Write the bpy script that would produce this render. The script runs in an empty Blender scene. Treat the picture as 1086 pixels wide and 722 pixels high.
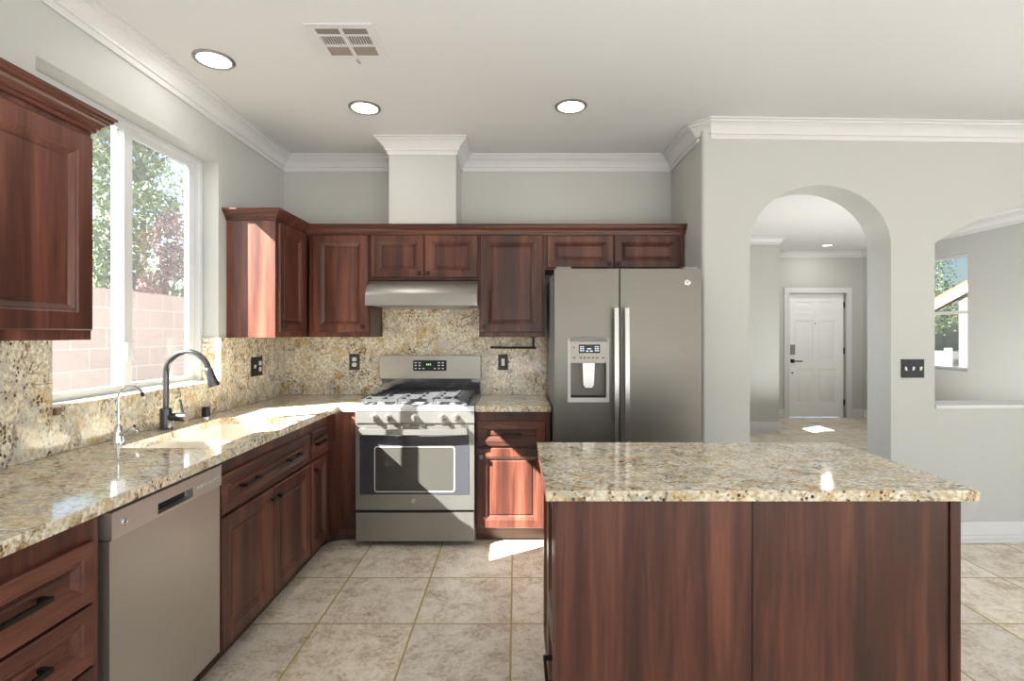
import bpy, bmesh, math, random
from mathutils import Vector, Matrix
random.seed(7)
PI = math.pi
S = bpy.context.scene
COL = S.collection

# ------------------------------------------------------------------ camera, sky, sun, exposure
CAM_Z = 1.37
cd = bpy.data.cameras.new('camera')
cam = bpy.data.objects.new('camera', cd); COL.objects.link(cam)
cam.location = (0, 0, CAM_Z); cam.rotation_euler = (PI / 2, 0, 0)
cd.sensor_width = 36; cd.lens = 18.0
cd.shift_x = -4 / 1086; cd.shift_y = -6.5 / 1086
cd.clip_start = 0.02; cd.clip_end = 200
S.camera = cam
S.view_settings.view_transform = 'Standard'; S.view_settings.look = 'None'
S.view_settings.gamma = 1; S.view_settings.use_curve_mapping = False
S.view_settings.exposure = -0.50
S.cycles.max_bounces = 10; S.cycles.diffuse_bounces = 6; S.cycles.glossy_bounces = 5
S.cycles.transparent_max_bounces = 12
S.cycles.use_denoising = True
S.cycles.sample_clamp_indirect = 6.0

SUN_DIR = Vector((1.6, 1.0, -1.46)).normalized()
SUN_POWER, SKY_POWER, REAR_POWER, EAST_POWER, LAMP_POWER = 105.0, 2.6, 25.0, 120.0, 3.0
BOUNCE_POWER, HALL_POWER = 125.0, 90.0
w = bpy.data.worlds.new('sky'); S.world = w; w.use_nodes = True
wn = w.node_tree.nodes; wl = w.node_tree.links
sky = wn.new('ShaderNodeTexSky'); sky.sky_type = 'NISHITA'; sky.sun_disc = False
sky.sun_elevation = math.asin(-SUN_DIR.z); sky.sun_rotation = math.atan2(-SUN_DIR.x, -SUN_DIR.y)
sky.air_density = 1.0; sky.dust_density = 2.0; sky.ozone_density = 1.0
wl.new(sky.outputs[0], wn['Background'].inputs[0]); wn['Background'].inputs[1].default_value = SKY_POWER * 0.25
sl = bpy.data.lights.new('sun', 'SUN'); sl.energy = SUN_POWER; sl.angle = 0.006; sl.color = (1.0, 0.98, 0.955)
so = bpy.data.objects.new('sun', sl); COL.objects.link(so)
so.rotation_euler = SUN_DIR.to_track_quat('-Z', 'Y').to_euler()
al = bpy.data.lights.new('rear_fill', 'AREA'); al.shape = 'RECTANGLE'; al.size = 5.4; al.size_y = 2.3  # added fill light behind the camera, out of view
al.energy = REAR_POWER; al.color = (0.93, 0.97, 1.0)
ao = bpy.data.objects.new('rear_fill', al); COL.objects.link(ao)
ao.location = (1.7, -3.95, 1.35); ao.rotation_euler = (PI / 2, 0, 0); ao.rotation_euler = Vector((0, 1, 0)).to_track_quat('-Z', 'Z').to_euler()

al = bpy.data.lights.new('east_fill', 'AREA'); al.shape = 'RECTANGLE'; al.size = 3.4; al.size_y = 1.9  # added side fill, unseen, brightening the kitchen from the right
al.energy = EAST_POWER; al.color = (0.93, 0.97, 1.0)
ao = bpy.data.objects.new('east_fill', al); COL.objects.link(ao)
ao.location = (5.66, 0.2, 1.45); ao.rotation_euler = Vector((-1, 0, 0)).to_track_quat('-Z', 'Z').to_euler()

for nm, loc, sx_, sy_, pw_ in (('ceiling_fill', (0.7, -0.3, 0.9), 3.8, 2.6, BOUNCE_POWER), ('hall_up_fill', (4.2, 5.4, 0.4), 2.2, 2.6, HALL_POWER)):  # two upward fills added to brighten the kitchen ceiling and the hall
    al = bpy.data.lights.new(nm, 'AREA'); al.shape = 'RECTANGLE'; al.size = sx_; al.size_y = sy_; al.energy = pw_; al.color = (0.88, 0.945, 1.0) if nm == 'ceiling_fill' else (1.0, 0.985, 0.96)
    ao = bpy.data.objects.new(nm, al); COL.objects.link(ao); ao.location = loc; ao.rotation_euler = (PI, 0, 0)

al = bpy.data.lights.new('hall_side_fill', 'AREA'); al.shape = 'RECTANGLE'; al.size = 1.0; al.size_y = 0.8  # hidden fill added to brighten the right jamb of the arch
al.energy = 30; al.color = (0.93, 0.97, 1.0)
ao = bpy.data.objects.new('hall_side_fill', al); COL.objects.link(ao)
ao.location = (1.36, 4.45, 1.33); ao.rotation_euler = Vector((1, 0, 0)).to_track_quat('-Z', 'Z').to_euler()

# ------------------------------------------------------------------ materials
def new_mat(name):
    m = bpy.data.materials.new(name); m.use_nodes = True
    nt = m.node_tree
    return m, nt.nodes, nt.links, nt.nodes['Principled BSDF']

def simple(name, col, rough=0.5, metal=0.0, spec=0.5, bump=None, var=0.0, coat=0.0):
    m, n, l, b = new_mat(name)
    b.inputs['Base Color'].default_value = (*col, 1)
    b.inputs['Roughness'].default_value = rough
    b.inputs['Metallic'].default_value = metal
    b.inputs['Specular IOR Level'].default_value = spec
    b.inputs['Coat Weight'].default_value = coat
    tc = n.new('ShaderNodeTexCoord')
    nz = n.new('ShaderNodeTexNoise'); nz.inputs['Scale'].default_value = (bump[0] if bump else 12)
    nz.inputs['Detail'].default_value = 3
    l.new(tc.outputs['Object'], nz.inputs['Vector'])
    if bump:
        bp = n.new('ShaderNodeBump'); bp.inputs['Strength'].default_value = bump[1]; bp.inputs['Distance'].default_value = bump[2]
        l.new(nz.outputs['Fac'], bp.inputs['Height']); l.new(bp.outputs[0], b.inputs['Normal'])
    if var:
        mx = n.new('ShaderNodeMixRGB'); mx.inputs[1].default_value = (*[c * (1 - var) for c in col], 1)
        mx.inputs[2].default_value = (*[min(1, c * (1 + var)) for c in col], 1)
        l.new(nz.outputs['Fac'], mx.inputs[0]); l.new(mx.outputs[0], b.inputs['Base Color'])
    return m

def ramp(n, stops):
    r = n.new('ShaderNodeValToRGB'); cr = r.color_ramp
    while len(cr.elements) < len(stops): cr.elements.new(0.5)
    for e, (p, c) in zip(cr.elements, stops):
        e.position = p; e.color = (*c, 1)
    return r

def wood(name, horizontal=None, dark=1.0):
    m, n, l, b = new_mat(name)
    tc = n.new('ShaderNodeTexCoord'); mp = n.new('ShaderNodeMapping')
    sc = {None: (9, 9, 0.55), 'y': (9, 0.55, 9), 'x': (0.55, 9, 9)}[horizontal]
    mp.inputs['Scale'].default_value = sc
    oi = n.new('ShaderNodeObjectInfo')
    add = n.new('ShaderNodeVectorMath'); add.operation = 'ADD'
    mul = n.new('ShaderNodeVectorMath'); mul.operation = 'SCALE'
    mul.inputs[0].default_value = (7, 5, 3)
    l.new(oi.outputs['Random'], mul.inputs['Scale'])
    l.new(tc.outputs['Object'], add.inputs[0]); l.new(mul.outputs[0], add.inputs[1])
    l.new(add.outputs[0], mp.inputs['Vector'])
    a = n.new('ShaderNodeTexNoise'); a.inputs['Scale'].default_value = 1.3; a.inputs['Detail'].default_value = 4; a.inputs['Distortion'].default_value = 0.5
    c = n.new('ShaderNodeTexNoise'); c.inputs['Scale'].default_value = 9; c.inputs['Detail'].default_value = 3
    l.new(mp.outputs[0], a.inputs['Vector']); l.new(mp.outputs[0], c.inputs['Vector'])
    mm = n.new('ShaderNodeMath'); mm.operation = 'MULTIPLY_ADD'; mm.inputs[1].default_value = 0.25
    l.new(c.outputs['Fac'], mm.inputs[0]); 
    m2 = n.new('ShaderNodeMath'); m2.operation = 'MULTIPLY'; m2.inputs[1].default_value = 0.85
    l.new(a.outputs['Fac'], m2.inputs[0]); l.new(m2.outputs[0], mm.inputs[2])
    k = dark
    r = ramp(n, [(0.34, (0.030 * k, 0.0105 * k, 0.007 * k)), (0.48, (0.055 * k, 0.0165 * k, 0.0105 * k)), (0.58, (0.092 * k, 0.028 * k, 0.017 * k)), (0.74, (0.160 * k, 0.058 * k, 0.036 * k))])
    l.new(mm.outputs[0], r.inputs[0]); l.new(r.outputs[0], b.inputs['Base Color'])
    b.inputs['Roughness'].default_value = 0.36
    b.inputs['Specular IOR Level'].default_value = 0.42
    return m

def granite(name, scale=1.0, rough=0.07):
    m, n, l, b = new_mat(name)
    tc = n.new('ShaderNodeTexCoord')
    mp = n.new('ShaderNodeMapping'); mp.inputs['Rotation'].default_value = (0.5, 0.35, 0.6)
    mp.inputs['Scale'].default_value = (scale, scale * 1.4, scale)
    l.new(tc.outputs['Object'], mp.inputs['Vector'])
    def noise(s, d, dist=0.0, rot=None):
        t = n.new('ShaderNodeTexNoise'); t.inputs['Scale'].default_value = s; t.inputs['Detail'].default_value = d
        t.inputs['Distortion'].default_value = dist; t.inputs['Roughness'].default_value = 0.6
        l.new(mp.outputs[0], t.inputs['Vector']); return t
    def mix(fac, c1, c2):
        x = n.new('ShaderNodeMixRGB'); l.new(fac, x.inputs[0])
        for i, c in ((1, c1), (2, c2)):
            if isinstance(c, tuple): x.inputs[i].default_value = (*c, 1)
            else: l.new(c, x.inputs[i])
        return x.outputs[0]
    def thr(out, a_, b_, inv=False):
        mr = n.new('ShaderNodeMapRange'); mr.inputs[1].default_value = a_; mr.inputs[2].default_value = b_
        if inv: mr.inputs[3].default_value = 1; mr.inputs[4].default_value = 0
        l.new(out, mr.inputs[0]); return mr.outputs[0]
    def mulf(x, y):
        t = n.new('ShaderNodeMath'); t.operation = 'MULTIPLY'; l.new(x, t.inputs[0]); l.new(y, t.inputs[1]); return t.outputs[0]
    big = noise(3.2, 3, 1.2); fine = noise(70, 2); mid = noise(18, 4, 0.8); gold = noise(5, 4, 2.2); gray = noise(7, 4, 1.5)
    base = mix(thr(fine.outputs['Fac'], 0.35, 0.65), (0.42, 0.35, 0.24), (0.86, 0.80, 0.66))
    base = mix(mulf(thr(gold.outputs['Fac'], 0.48, 0.62), thr(mid.outputs['Fac'], 0.38, 0.6)), base, (0.50, 0.33, 0.13))
    base = mix(mulf(thr(gray.outputs['Fac'], 0.53, 0.63), thr(fine.outputs['Fac'], 0.4, 0.62)), base, (0.38, 0.385, 0.385))
    # brown veins: narrow band of a distorted noise
    vn = noise(3.0, 5, 1.8)
    ab = n.new('ShaderNodeMath'); ab.operation = 'SUBTRACT'; ab.inputs[1].default_value = 0.5; l.new(vn.outputs['Fac'], ab.inputs[0])
    ab2 = n.new('ShaderNodeMath'); ab2.operation = 'ABSOLUTE'; l.new(ab.outputs[0], ab2.inputs[0])
    base = mix(mulf(thr(ab2.outputs[0], 0.0, 0.020, True), thr(mid.outputs['Fac'], 0.42, 0.56)), base, (0.17, 0.095, 0.04))
    # dark specks in clusters
    vo = n.new('ShaderNodeTexVoronoi'); vo.inputs['Scale'].default_value = 62; l.new(mp.outputs[0], vo.inputs['Vector'])
    sp = mulf(thr(vo.outputs['Distance'], 0.26, 0.40, True), thr(big.outputs['Fac'], 0.44, 0.53))
    sp = mulf(sp, thr(mid.outputs['Fac'], 0.42, 0.50))
    base = mix(sp, base, (0.045, 0.025, 0.015))
    vo2 = n.new('ShaderNodeTexVoronoi'); vo2.inputs['Scale'].default_value = 120; l.new(mp.outputs[0], vo2.inputs['Vector'])
    sp2 = mulf(thr(vo2.outputs['Distance'], 0.18, 0.3, True), thr(mid.outputs['Fac'], 0.52, 0.62))
    base = mix(sp2, base, (0.10, 0.075, 0.05))
    l.new(base, b.inputs['Base Color'])
    b.inputs['Roughness'].default_value = rough; b.inputs['Specular IOR Level'].default_value = 0.55
    return m

def floor_tile(name, x0, y0, t):
    m, n, l, b = new_mat(name)
    tc = n.new('ShaderNodeTexCoord')
    mp = n.new('ShaderNodeMapping'); mp.inputs['Location'].default_value = (-x0, -y0, 0)
    l.new(tc.outputs['Object'], mp.inputs['Vector'])
    dv = n.new('ShaderNodeVectorMath'); dv.operation = 'SCALE'; dv.inputs['Scale'].default_value = 1 / t
    l.new(mp.outputs[0], dv.inputs[0])
    fr = n.new('ShaderNodeVectorMath'); fr.operation = 'FRACTION'; l.new(dv.outputs[0], fr.inputs[0])
    fl = n.new('ShaderNodeVectorMath'); fl.operation = 'FLOOR'; l.new(dv.outputs[0], fl.inputs[0])
    sx = n.new('ShaderNodeSeparateXYZ'); l.new(fr.outputs[0], sx.inputs[0])
    def edge(o):
        a = n.new('ShaderNodeMath'); a.operation = 'SUBTRACT'; a.inputs[1].default_value = 0.5; l.new(o, a.inputs[0])
        c = n.new('ShaderNodeMath'); c.operation = 'ABSOLUTE'; l.new(a.outputs[0], c.inputs[0]); return c.outputs[0]
    mxm = n.new('ShaderNodeMath'); mxm.operation = 'MAXIMUM'; l.new(edge(sx.outputs[0]), mxm.inputs[0]); l.new(edge(sx.outputs[1]), mxm.inputs[1])
    g = n.new('ShaderNodeMapRange'); g.inputs[1].default_value = 0.4885; g.inputs[2].default_value = 0.4920; l.new(mxm.outputs[0], g.inputs[0])
    wn_ = n.new('ShaderNodeTexWhiteNoise'); wn_.noise_dimensions = '3D'; l.new(fl.outputs[0], wn_.inputs['Vector'])
    off = n.new('ShaderNodeVectorMath'); off.operation = 'MULTIPLY_ADD'; off.inputs[1].default_value = (9, 9, 9)
    l.new(wn_.outputs['Color'], off.inputs[0]); l.new(tc.outputs['Object'], off.inputs[2])
    n1 = n.new('ShaderNodeTexNoise'); n1.inputs['Scale'].default_value = 7.5; n1.inputs['Detail'].default_value = 10; n1.inputs['Roughness'].default_value = 0.74; n1.inputs['Distortion'].default_value = 0.3
    n2 = n.new('ShaderNodeTexNoise'); n2.inputs['Scale'].default_value = 60; n2.inputs['Detail'].default_value = 4; n2.inputs['Roughness'].default_value = 0.7
    l.new(off.outputs[0], n1.inputs['Vector']); l.new(off.outputs[0], n2.inputs['Vector'])
    ad = n.new('ShaderNodeMath'); ad.operation = 'MULTIPLY_ADD'; ad.inputs[1].default_value = 0.40; l.new(n2.outputs['Fac'], ad.inputs[0])
    sc = n.new('ShaderNodeMath'); sc.operation = 'MULTIPLY'; sc.inputs[1].default_value = 0.66; l.new(n1.outputs['Fac'], sc.inputs[0]); l.new(sc.outputs[0], ad.inputs[2])
    r = ramp(n, [(0.38, (0.34, 0.25, 0.16)), (0.46, (0.56, 0.47, 0.36)), (0.53, (0.73, 0.66, 0.555)), (0.64, (0.86, 0.81, 0.73))])
    l.new(ad.outputs[0], r.inputs[0])
    hv = n.new('ShaderNodeMixRGB'); hv.blend_type = 'MULTIPLY'; hv.inputs[0].default_value = 1
    tv = ramp(n, [(0.0, (0.84, 0.83, 0.83)), (0.5, (1.0, 0.97, 0.92)), (1.0, (0.98, 0.99, 1.0))])
    l.new(wn_.outputs['Value'], tv.inputs[0]); l.new(r.outputs[0], hv.inputs[1]); l.new(tv.outputs[0], hv.inputs[2])
    mx = n.new('ShaderNodeMixRGB'); l.new(g.outputs[0], mx.inputs[0]); l.new(hv.outputs[0], mx.inputs[1]); mx.inputs[2].default_value = (0.40, 0.31, 0.12, 1)
    l.new(mx.outputs[0], b.inputs['Base Color'])
    ro = n.new('ShaderNodeMapRange'); ro.inputs[3].default_value = 0.30; ro.inputs[4].default_value = 0.8; l.new(g.outputs[0], ro.inputs[0]); l.new(ro.outputs[0], b.inputs['Roughness'])
    bp = n.new('ShaderNodeBump'); bp.inputs['Strength'].default_value = 0.5; bp.inputs['Distance'].default_value = 0.003; bp.invert = True
    l.new(g.outputs[0], bp.inputs['Height']); l.new(bp.outputs[0], b.inputs['Normal'])
    return m

def steel(name, col, rough, direction='x'):
    m, n, l, b = new_mat(name)
    tc = n.new('ShaderNodeTexCoord'); mp = n.new('ShaderNodeMapping')
    mp.inputs['Scale'].default_value = {'x': (2, 220, 220), 'y': (220, 2, 220), 'z': (220, 220, 2)}[direction]
    l.new(tc.outputs['Object'], mp.inputs['Vector'])
    nz = n.new('ShaderNodeTexNoise'); nz.inputs['Scale'].default_value = 1; nz.inputs['Detail'].default_value = 2
    l.new(mp.outputs[0], nz.inputs['Vector'])
    sm = n.new('ShaderNodeTexNoise'); sm.inputs['Scale'].default_value = 6; sm.inputs['Detail'].default_value = 5
    l.new(tc.outputs['Object'], sm.inputs['Vector'])
    mr = n.new('ShaderNodeMapRange'); mr.inputs[3].default_value = rough - 0.06; mr.inputs[4].default_value = rough + 0.08
    l.new(sm.outputs['Fac'], mr.inputs[0]); l.new(mr.outputs[0], b.inputs['Roughness'])
    bp = n.new('ShaderNodeBump'); bp.inputs['Strength'].default_value = 0.06; bp.inputs['Distance'].default_value = 0.001
    l.new(nz.outputs['Fac'], bp.inputs['Height']); l.new(bp.outputs[0], b.inputs['Normal'])
    b.inputs['Base Color'].default_value = (*col, 1); b.inputs['Metallic'].default_value = 0.9
    return m

def emit(name, col, power):
    m, n, l, b = new_mat(name)
    b.inputs['Base Color'].default_value = (*col, 1)
    b.inputs['Emission Color'].default_value = (*col, 1); b.inputs['Emission Strength'].default_value = power
    return m

def glass_mat(name, haze=0.06, tint=(0.97, 0.99, 0.98)):
    m, n, l, b = new_mat(name); n.remove(b)
    out = n['Material Output']
    tr = n.new('ShaderNodeBsdfTransparent'); tr.inputs[0].default_value = (*tint, 1)
    gl = n.new('ShaderNodeBsdfGlossy'); gl.inputs['Roughness'].default_value = 0.02
    fz = n.new('ShaderNodeLayerWeight'); fz.inputs[0].default_value = 0.5
    pw = n.new('ShaderNodeMath'); pw.operation = 'POWER'; pw.inputs[1].default_value = 4; l.new(fz.outputs['Facing'], pw.inputs[0])
    sc = n.new('ShaderNodeMath'); sc.operation = 'MULTIPLY_ADD'; sc.inputs[1].default_value = 0.5; sc.inputs[2].default_value = 0.03; l.new(pw.outputs[0], sc.inputs[0])
    m1 = n.new('ShaderNodeMixShader'); l.new(sc.outputs[0], m1.inputs[0]); l.new(tr.outputs[0], m1.inputs[1]); l.new(gl.outputs[0], m1.inputs[2])
    df = n.new('ShaderNodeBsdfTranslucent'); df.inputs[0].default_value = (0.9, 0.9, 0.9, 1)   # white haze mixed in for the washed-out glare
    d2 = n.new('ShaderNodeBsdfDiffuse'); d2.inputs[0].default_value = (0.9, 0.9, 0.9, 1)
    m3 = n.new('ShaderNodeMixShader'); m3.inputs[0].default_value = 0.5; l.new(df.outputs[0], m3.inputs[1]); l.new(d2.outputs[0], m3.inputs[2])
    m2 = n.new('ShaderNodeMixShader'); m2.inputs[0].default_value = haze
    l.new(m1.outputs[0], m2.inputs[1]); l.new(m3.outputs[0], m2.inputs[2]); l.new(m2.outputs[0], out.inputs[0])
    return m

def block_mat(name):
    m, n, l, b = new_mat(name)
    tc = n.new('ShaderNodeTexCoord'); sp = n.new('ShaderNodeSeparateXYZ'); cb = n.new('ShaderNodeCombineXYZ')
    l.new(tc.outputs['Object'], sp.inputs[0]); l.new(sp.outputs[1], cb.inputs[0]); l.new(sp.outputs[2], cb.inputs[1])
    br = n.new('ShaderNodeTexBrick'); br.inputs['Scale'].default_value = 1
    br.inputs['Brick Width'].default_value = 0.41; br.inputs['Row Height'].default_value = 0.205; br.inputs['Mortar Size'].default_value = 0.006
    br.inputs['Color1'].default_value = (0.30, 0.225, 0.20, 1); br.inputs['Color2'].default_value = (0.27, 0.20, 0.18, 1); br.inputs['Mortar'].default_value = (0.37, 0.30, 0.275, 1)
    l.new(cb.outputs[0], br.inputs['Vector']); l.new(br.outputs[0], b.inputs['Base Color']); b.inputs['Roughness'].default_value = 0.9
    return m

M = {}
M['wall'] = simple('wall paint', (0.455, 0.46, 0.438), 0.55, bump=(130, 0.28, 0.0025))
M['ceiling'] = simple('ceiling paint', (0.635, 0.635, 0.63), 0.8, bump=(160, 0.2, 0.002))
M['trim'] = simple('trim paint', (0.62, 0.615, 0.615), 0.35)
M['wood'] = wood('cherry cabinet'); M['wood_y'] = wood('cherry along y', 'y'); M['wood_x'] = wood('cherry along x', 'x')
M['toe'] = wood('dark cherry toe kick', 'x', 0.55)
M['cab_in'] = simple('cabinet side', (0.30, 0.24, 0.17), 0.5)
M['granite'] = granite('granite top'); M['granite_wall'] = granite('granite splash', 0.85, 0.12)
M['tile'] = floor_tile('travertine tile', -0.0216, 2.425, 0.459)
M['steel'] = steel('brushed steel', (0.31, 0.295, 0.27), 0.36)
M['steel_f'] = steel('fridge steel', (0.165, 0.157, 0.14), 0.38, 'x')
M['steel_fh'] = steel('fridge handle steel', (0.46, 0.445, 0.43), 0.24, 'z')
M['steel_dw2'] = steel('dishwasher panel steel', (0.60, 0.58, 0.55), 0.36, 'y')
M['badge'] = simple('badge metal', (0.62, 0.62, 0.62), 0.25, metal=0.9)
M['steel_dw'] = steel('dishwasher steel', (0.47, 0.445, 0.415), 0.38, 'y')
M['side_gray'] = simple('appliance side', (0.20, 0.19, 0.20), 0.5)
M['enamel'] = simple('cooktop steel', (0.60, 0.60, 0.61), 0.28, metal=0.85)
M['iron'] = simple('cast iron', (0.035, 0.035, 0.037), 0.5, bump=(300, 0.2, 0.0006))
M['black'] = simple('black plastic', (0.010, 0.010, 0.011), 0.4, spec=0.25)
M['plate'] = simple('dark bronze plate', (0.045, 0.042, 0.040), 0.45, spec=0.3)
M['blackglass'] = simple('black glass', (0.035, 0.035, 0.04), 0.06, coat=0.5)
M['ovenglass'] = simple('oven window glass', (0.045, 0.042, 0.036), 0.05, coat=0.4)
M['bronze'] = simple('oil rubbed bronze', (0.022, 0.017, 0.014), 0.35, metal=0.6)
M['chrome'] = simple('chrome', (0.80, 0.80, 0.81), 0.08, metal=1)
M['gunmetal'] = simple('gunmetal faucet', (0.10, 0.10, 0.105), 0.22, metal=0.9)
M['nickel'] = simple('nickel ring', (0.30, 0.29, 0.28), 0.3, metal=0.8)
M['sink'] = simple('almond sink', (0.80, 0.76, 0.68), 0.18)
M['white'] = simple('white plastic', (0.80, 0.79, 0.77), 0.35)
M['doorwhite'] = simple('door paint', (0.80, 0.80, 0.80), 0.35)
M['vinyl'] = simple('window vinyl', (0.60, 0.615, 0.63), 0.3)
M['ventdark'] = simple('vent duct', (0.055, 0.035, 0.02), 0.7)
M['ventgrey'] = simple('vent damper', (0.26, 0.22, 0.19), 0.5)
M['lens'] = emit('lamp lens', (1, 0.98, 0.95), 6.0)
M['lcd'] = simple('display face', (0.012, 0.013, 0.02), 0.12)
M['digit'] = emit('display digit', (0.75, 0.85, 1.0), 0.5)
M['greenlcd'] = emit('clock digit', (0.45, 0.85, 0.35), 0.35)
M['mark'] = simple('printed mark', (0.55, 0.55, 0.54), 0.5)
M['markdark'] = simple('dark printed mark', (0.10, 0.10, 0.10), 0.5)
M['glass'] = glass_mat('window glass', 0.015); M['glass2'] = glass_mat('far window glass', 0.012, (0.50, 0.51, 0.51))  # far pane tinted grey to dim the overbright view outside
M['block'] = block_mat('pink block wall')
M['soil'] = simple('pale gravel', (0.17, 0.155, 0.14), 0.95, bump=(60, 0.5, 0.01), var=0.15)
M['leaf'] = simple('tree leaf', (0.10, 0.145, 0.055), 0.55, var=0.5)
M['leaf2'] = simple('pale tree leaf', (0.15, 0.19, 0.085), 0.55, var=0.4)
M['leaf3'] = simple('plum leaf', (0.15, 0.085, 0.085), 0.55, var=0.4)
M['bark'] = simple('bark', (0.16, 0.11, 0.075), 0.9, bump=(30, 0.6, 0.01))
M['stucco'] = simple('stucco', (0.40, 0.36, 0.32), 0.9, bump=(80, 0.3, 0.004))
M['roof'] = simple('clay roof', (0.46, 0.21, 0.13), 0.8, var=0.2)
M['whitefence'] = simple('white fence', (0.55, 0.54, 0.52), 0.6)
M['copper'] = simple('brown bracket', (0.16, 0.08, 0.035), 0.5)

# ------------------------------------------------------------------ mesh helpers
def thing(name, label, cat, loc=(0, 0, 0), group=None):
    o = bpy.data.objects.new(name, None); COL.objects.link(o)
    o.location = loc; o.empty_display_size = 0.05
    o['label'] = label; o['category'] = cat
    if group: o['group'] = group
    return o

def tag(o, label, cat, group=None):
    o['label'] = label; o['category'] = cat
    if group: o['group'] = group
    return o

def wloc(o):
    v = Vector((0, 0, 0))
    while o is not None:
        v += o.location; o = o.parent
    return v

def finish(name, bm, mat, parent=None, kind=None, smooth=35, label=None, bevel=0, origin=None):
    if bevel:
        es = [e for e in bm.edges if len(e.link_faces) == 2 and e.calc_face_angle(0) > 0.6]
        bmesh.ops.bevel(bm, geom=es, offset=bevel, segments=2, affect='EDGES', profile=0.6, clamp_overlap=True)
    bmesh.ops.recalc_face_normals(bm, faces=bm.faces) if smooth is not None else None
    if smooth:
        for f in bm.faces: f.smooth = True
        for e in bm.edges:
            e.smooth = not (len(e.link_faces) != 2 or e.calc_face_angle(0) > math.radians(smooth))
    off = wloc(parent) if parent else Vector(origin or (0, 0, 0))
    bmesh.ops.translate(bm, verts=bm.verts, vec=-off)
    me = bpy.data.meshes.new(name); bm.to_mesh(me); bm.free()
    me.materials.append(mat if not isinstance(mat, str) else M[mat])
    o = bpy.data.objects.new(name, me); COL.objects.link(o)
    if parent: o.parent = parent
    elif origin: o.location = origin
    if kind: o['kind'] = kind
    if label: o['label'] = label
    return o

def voxel(xs, ys, zs, solid):
    bm = bmesh.new(); vc = {}
    def v(i, j, k):
        if (i, j, k) not in vc: vc[i, j, k] = bm.verts.new((xs[i], ys[j], zs[k]))
        return vc[i, j, k]
    nx, ny, nz = len(xs) - 1, len(ys) - 1, len(zs) - 1
    def s(i, j, k): return 0 <= i < nx and 0 <= j < ny and 0 <= k < nz and solid(i, j, k)
    for i in range(nx):
        for j in range(ny):
            for k in range(nz):
                if not s(i, j, k): continue
                if not s(i - 1, j, k): bm.faces.new((v(i, j, k), v(i, j, k + 1), v(i, j + 1, k + 1), v(i, j + 1, k)))
                if not s(i + 1, j, k): bm.faces.new((v(i + 1, j, k), v(i + 1, j + 1, k), v(i + 1, j + 1, k + 1), v(i + 1, j, k + 1)))
                if not s(i, j - 1, k): bm.faces.new((v(i, j, k), v(i + 1, j, k), v(i + 1, j, k + 1), v(i, j, k + 1)))
                if not s(i, j + 1, k): bm.faces.new((v(i, j + 1, k), v(i, j + 1, k + 1), v(i + 1, j + 1, k + 1), v(i + 1, j + 1, k)))
                if not s(i, j, k - 1): bm.faces.new((v(i, j, k), v(i, j + 1, k), v(i + 1, j + 1, k), v(i + 1, j, k)))
                if not s(i, j, k + 1): bm.faces.new((v(i, j, k + 1), v(i + 1, j, k + 1), v(i + 1, j + 1, k + 1), v(i, j + 1, k + 1)))
    return bm

def boxb(x0, x1, y0, y1, z0, z1, bm=None):
    bm = bm or bmesh.new()
    v = [bm.verts.new((x, y, z)) for x in (x0, x1) for y in (y0, y1) for z in (z0, z1)]
    for f in ((0, 1, 3, 2), (4, 6, 7, 5), (0, 4, 5, 1), (2, 3, 7, 6), (0, 2, 6, 4), (1, 5, 7, 3)):
        bm.faces.new([v[i] for i in f])
    return bm

def box(name, x0, x1, y0, y1, z0, z1, mat, parent=None, bevel=0.002, **k):
    return finish(name, boxb(x0, x1, y0, y1, z0, z1), mat, parent, bevel=bevel, **k)

def lathe(profile, axis='z', c=(0, 0, 0), seg=32, bm=None):
    """profile: (r, h) pairs, closed at both ends when r == 0 or capped."""
    bm = bm or bmesh.new(); rings = []
    def P(r, h, a):
        x, y = r * math.cos(a), r * math.sin(a)
        p = {'z': (x, y, h), 'y': (x, h, y), 'x': (h, x, y)}[axis]
        return Vector(p) + Vector(c)
    for r, h in profile:
        if r < 1e-6: rings.append([bm.verts.new(P(0, h, 0))])
        else: rings.append([bm.verts.new(P(r, h, 2 * PI * i / seg)) for i in range(seg)])
    for a, b in zip(rings, rings[1:]):
        for i in range(seg):
            j = (i + 1) % seg
            if len(a) == 1 and len(b) == 1: continue
            if len(a) == 1: bm.faces.new((a[0], b[i], b[j]))
            elif len(b) == 1: bm.faces.new((a[i], a[j], b[0]))
            else: bm.faces.new((a[i], a[j], b[j], b[i]))
    for rg in (rings[0], rings[-1]):
        if len(rg) > 1: bm.faces.new(rg)
    return bm

def tube(pts, rad, seg=14, bm=None):
    """round tube along pts; rad a number or one per point."""
    bm = bm or bmesh.new()
    pts = [Vector(p) for p in pts]; n = len(pts)
    rs = rad if isinstance(rad, (list, tuple)) else [rad] * n
    rings = []; up = None
    for i, p in enumerate(pts):
        t = (pts[min(i + 1, n - 1)] - pts[max(i - 1, 0)]).normalized()
        if up is None:
            up = Vector((0, 0, 1)) if abs(t.z) < 0.9 else Vector((0, 1, 0))
        a = (up - t * up.dot(t)).normalized(); b = t.cross(a); up = a
        rings.append([bm.verts.new(p + (a * math.cos(2 * PI * k / seg) + b * math.sin(2 * PI * k / seg)) * rs[i]) for k in range(seg)])
    for a, b in zip(rings, rings[1:]):
        for i in range(seg):
            j = (i + 1) % seg; bm.faces.new((a[i], a[j], b[j], b[i]))
    bm.faces.new(rings[0]); bm.faces.new(rings[-1])
    return bm

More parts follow.
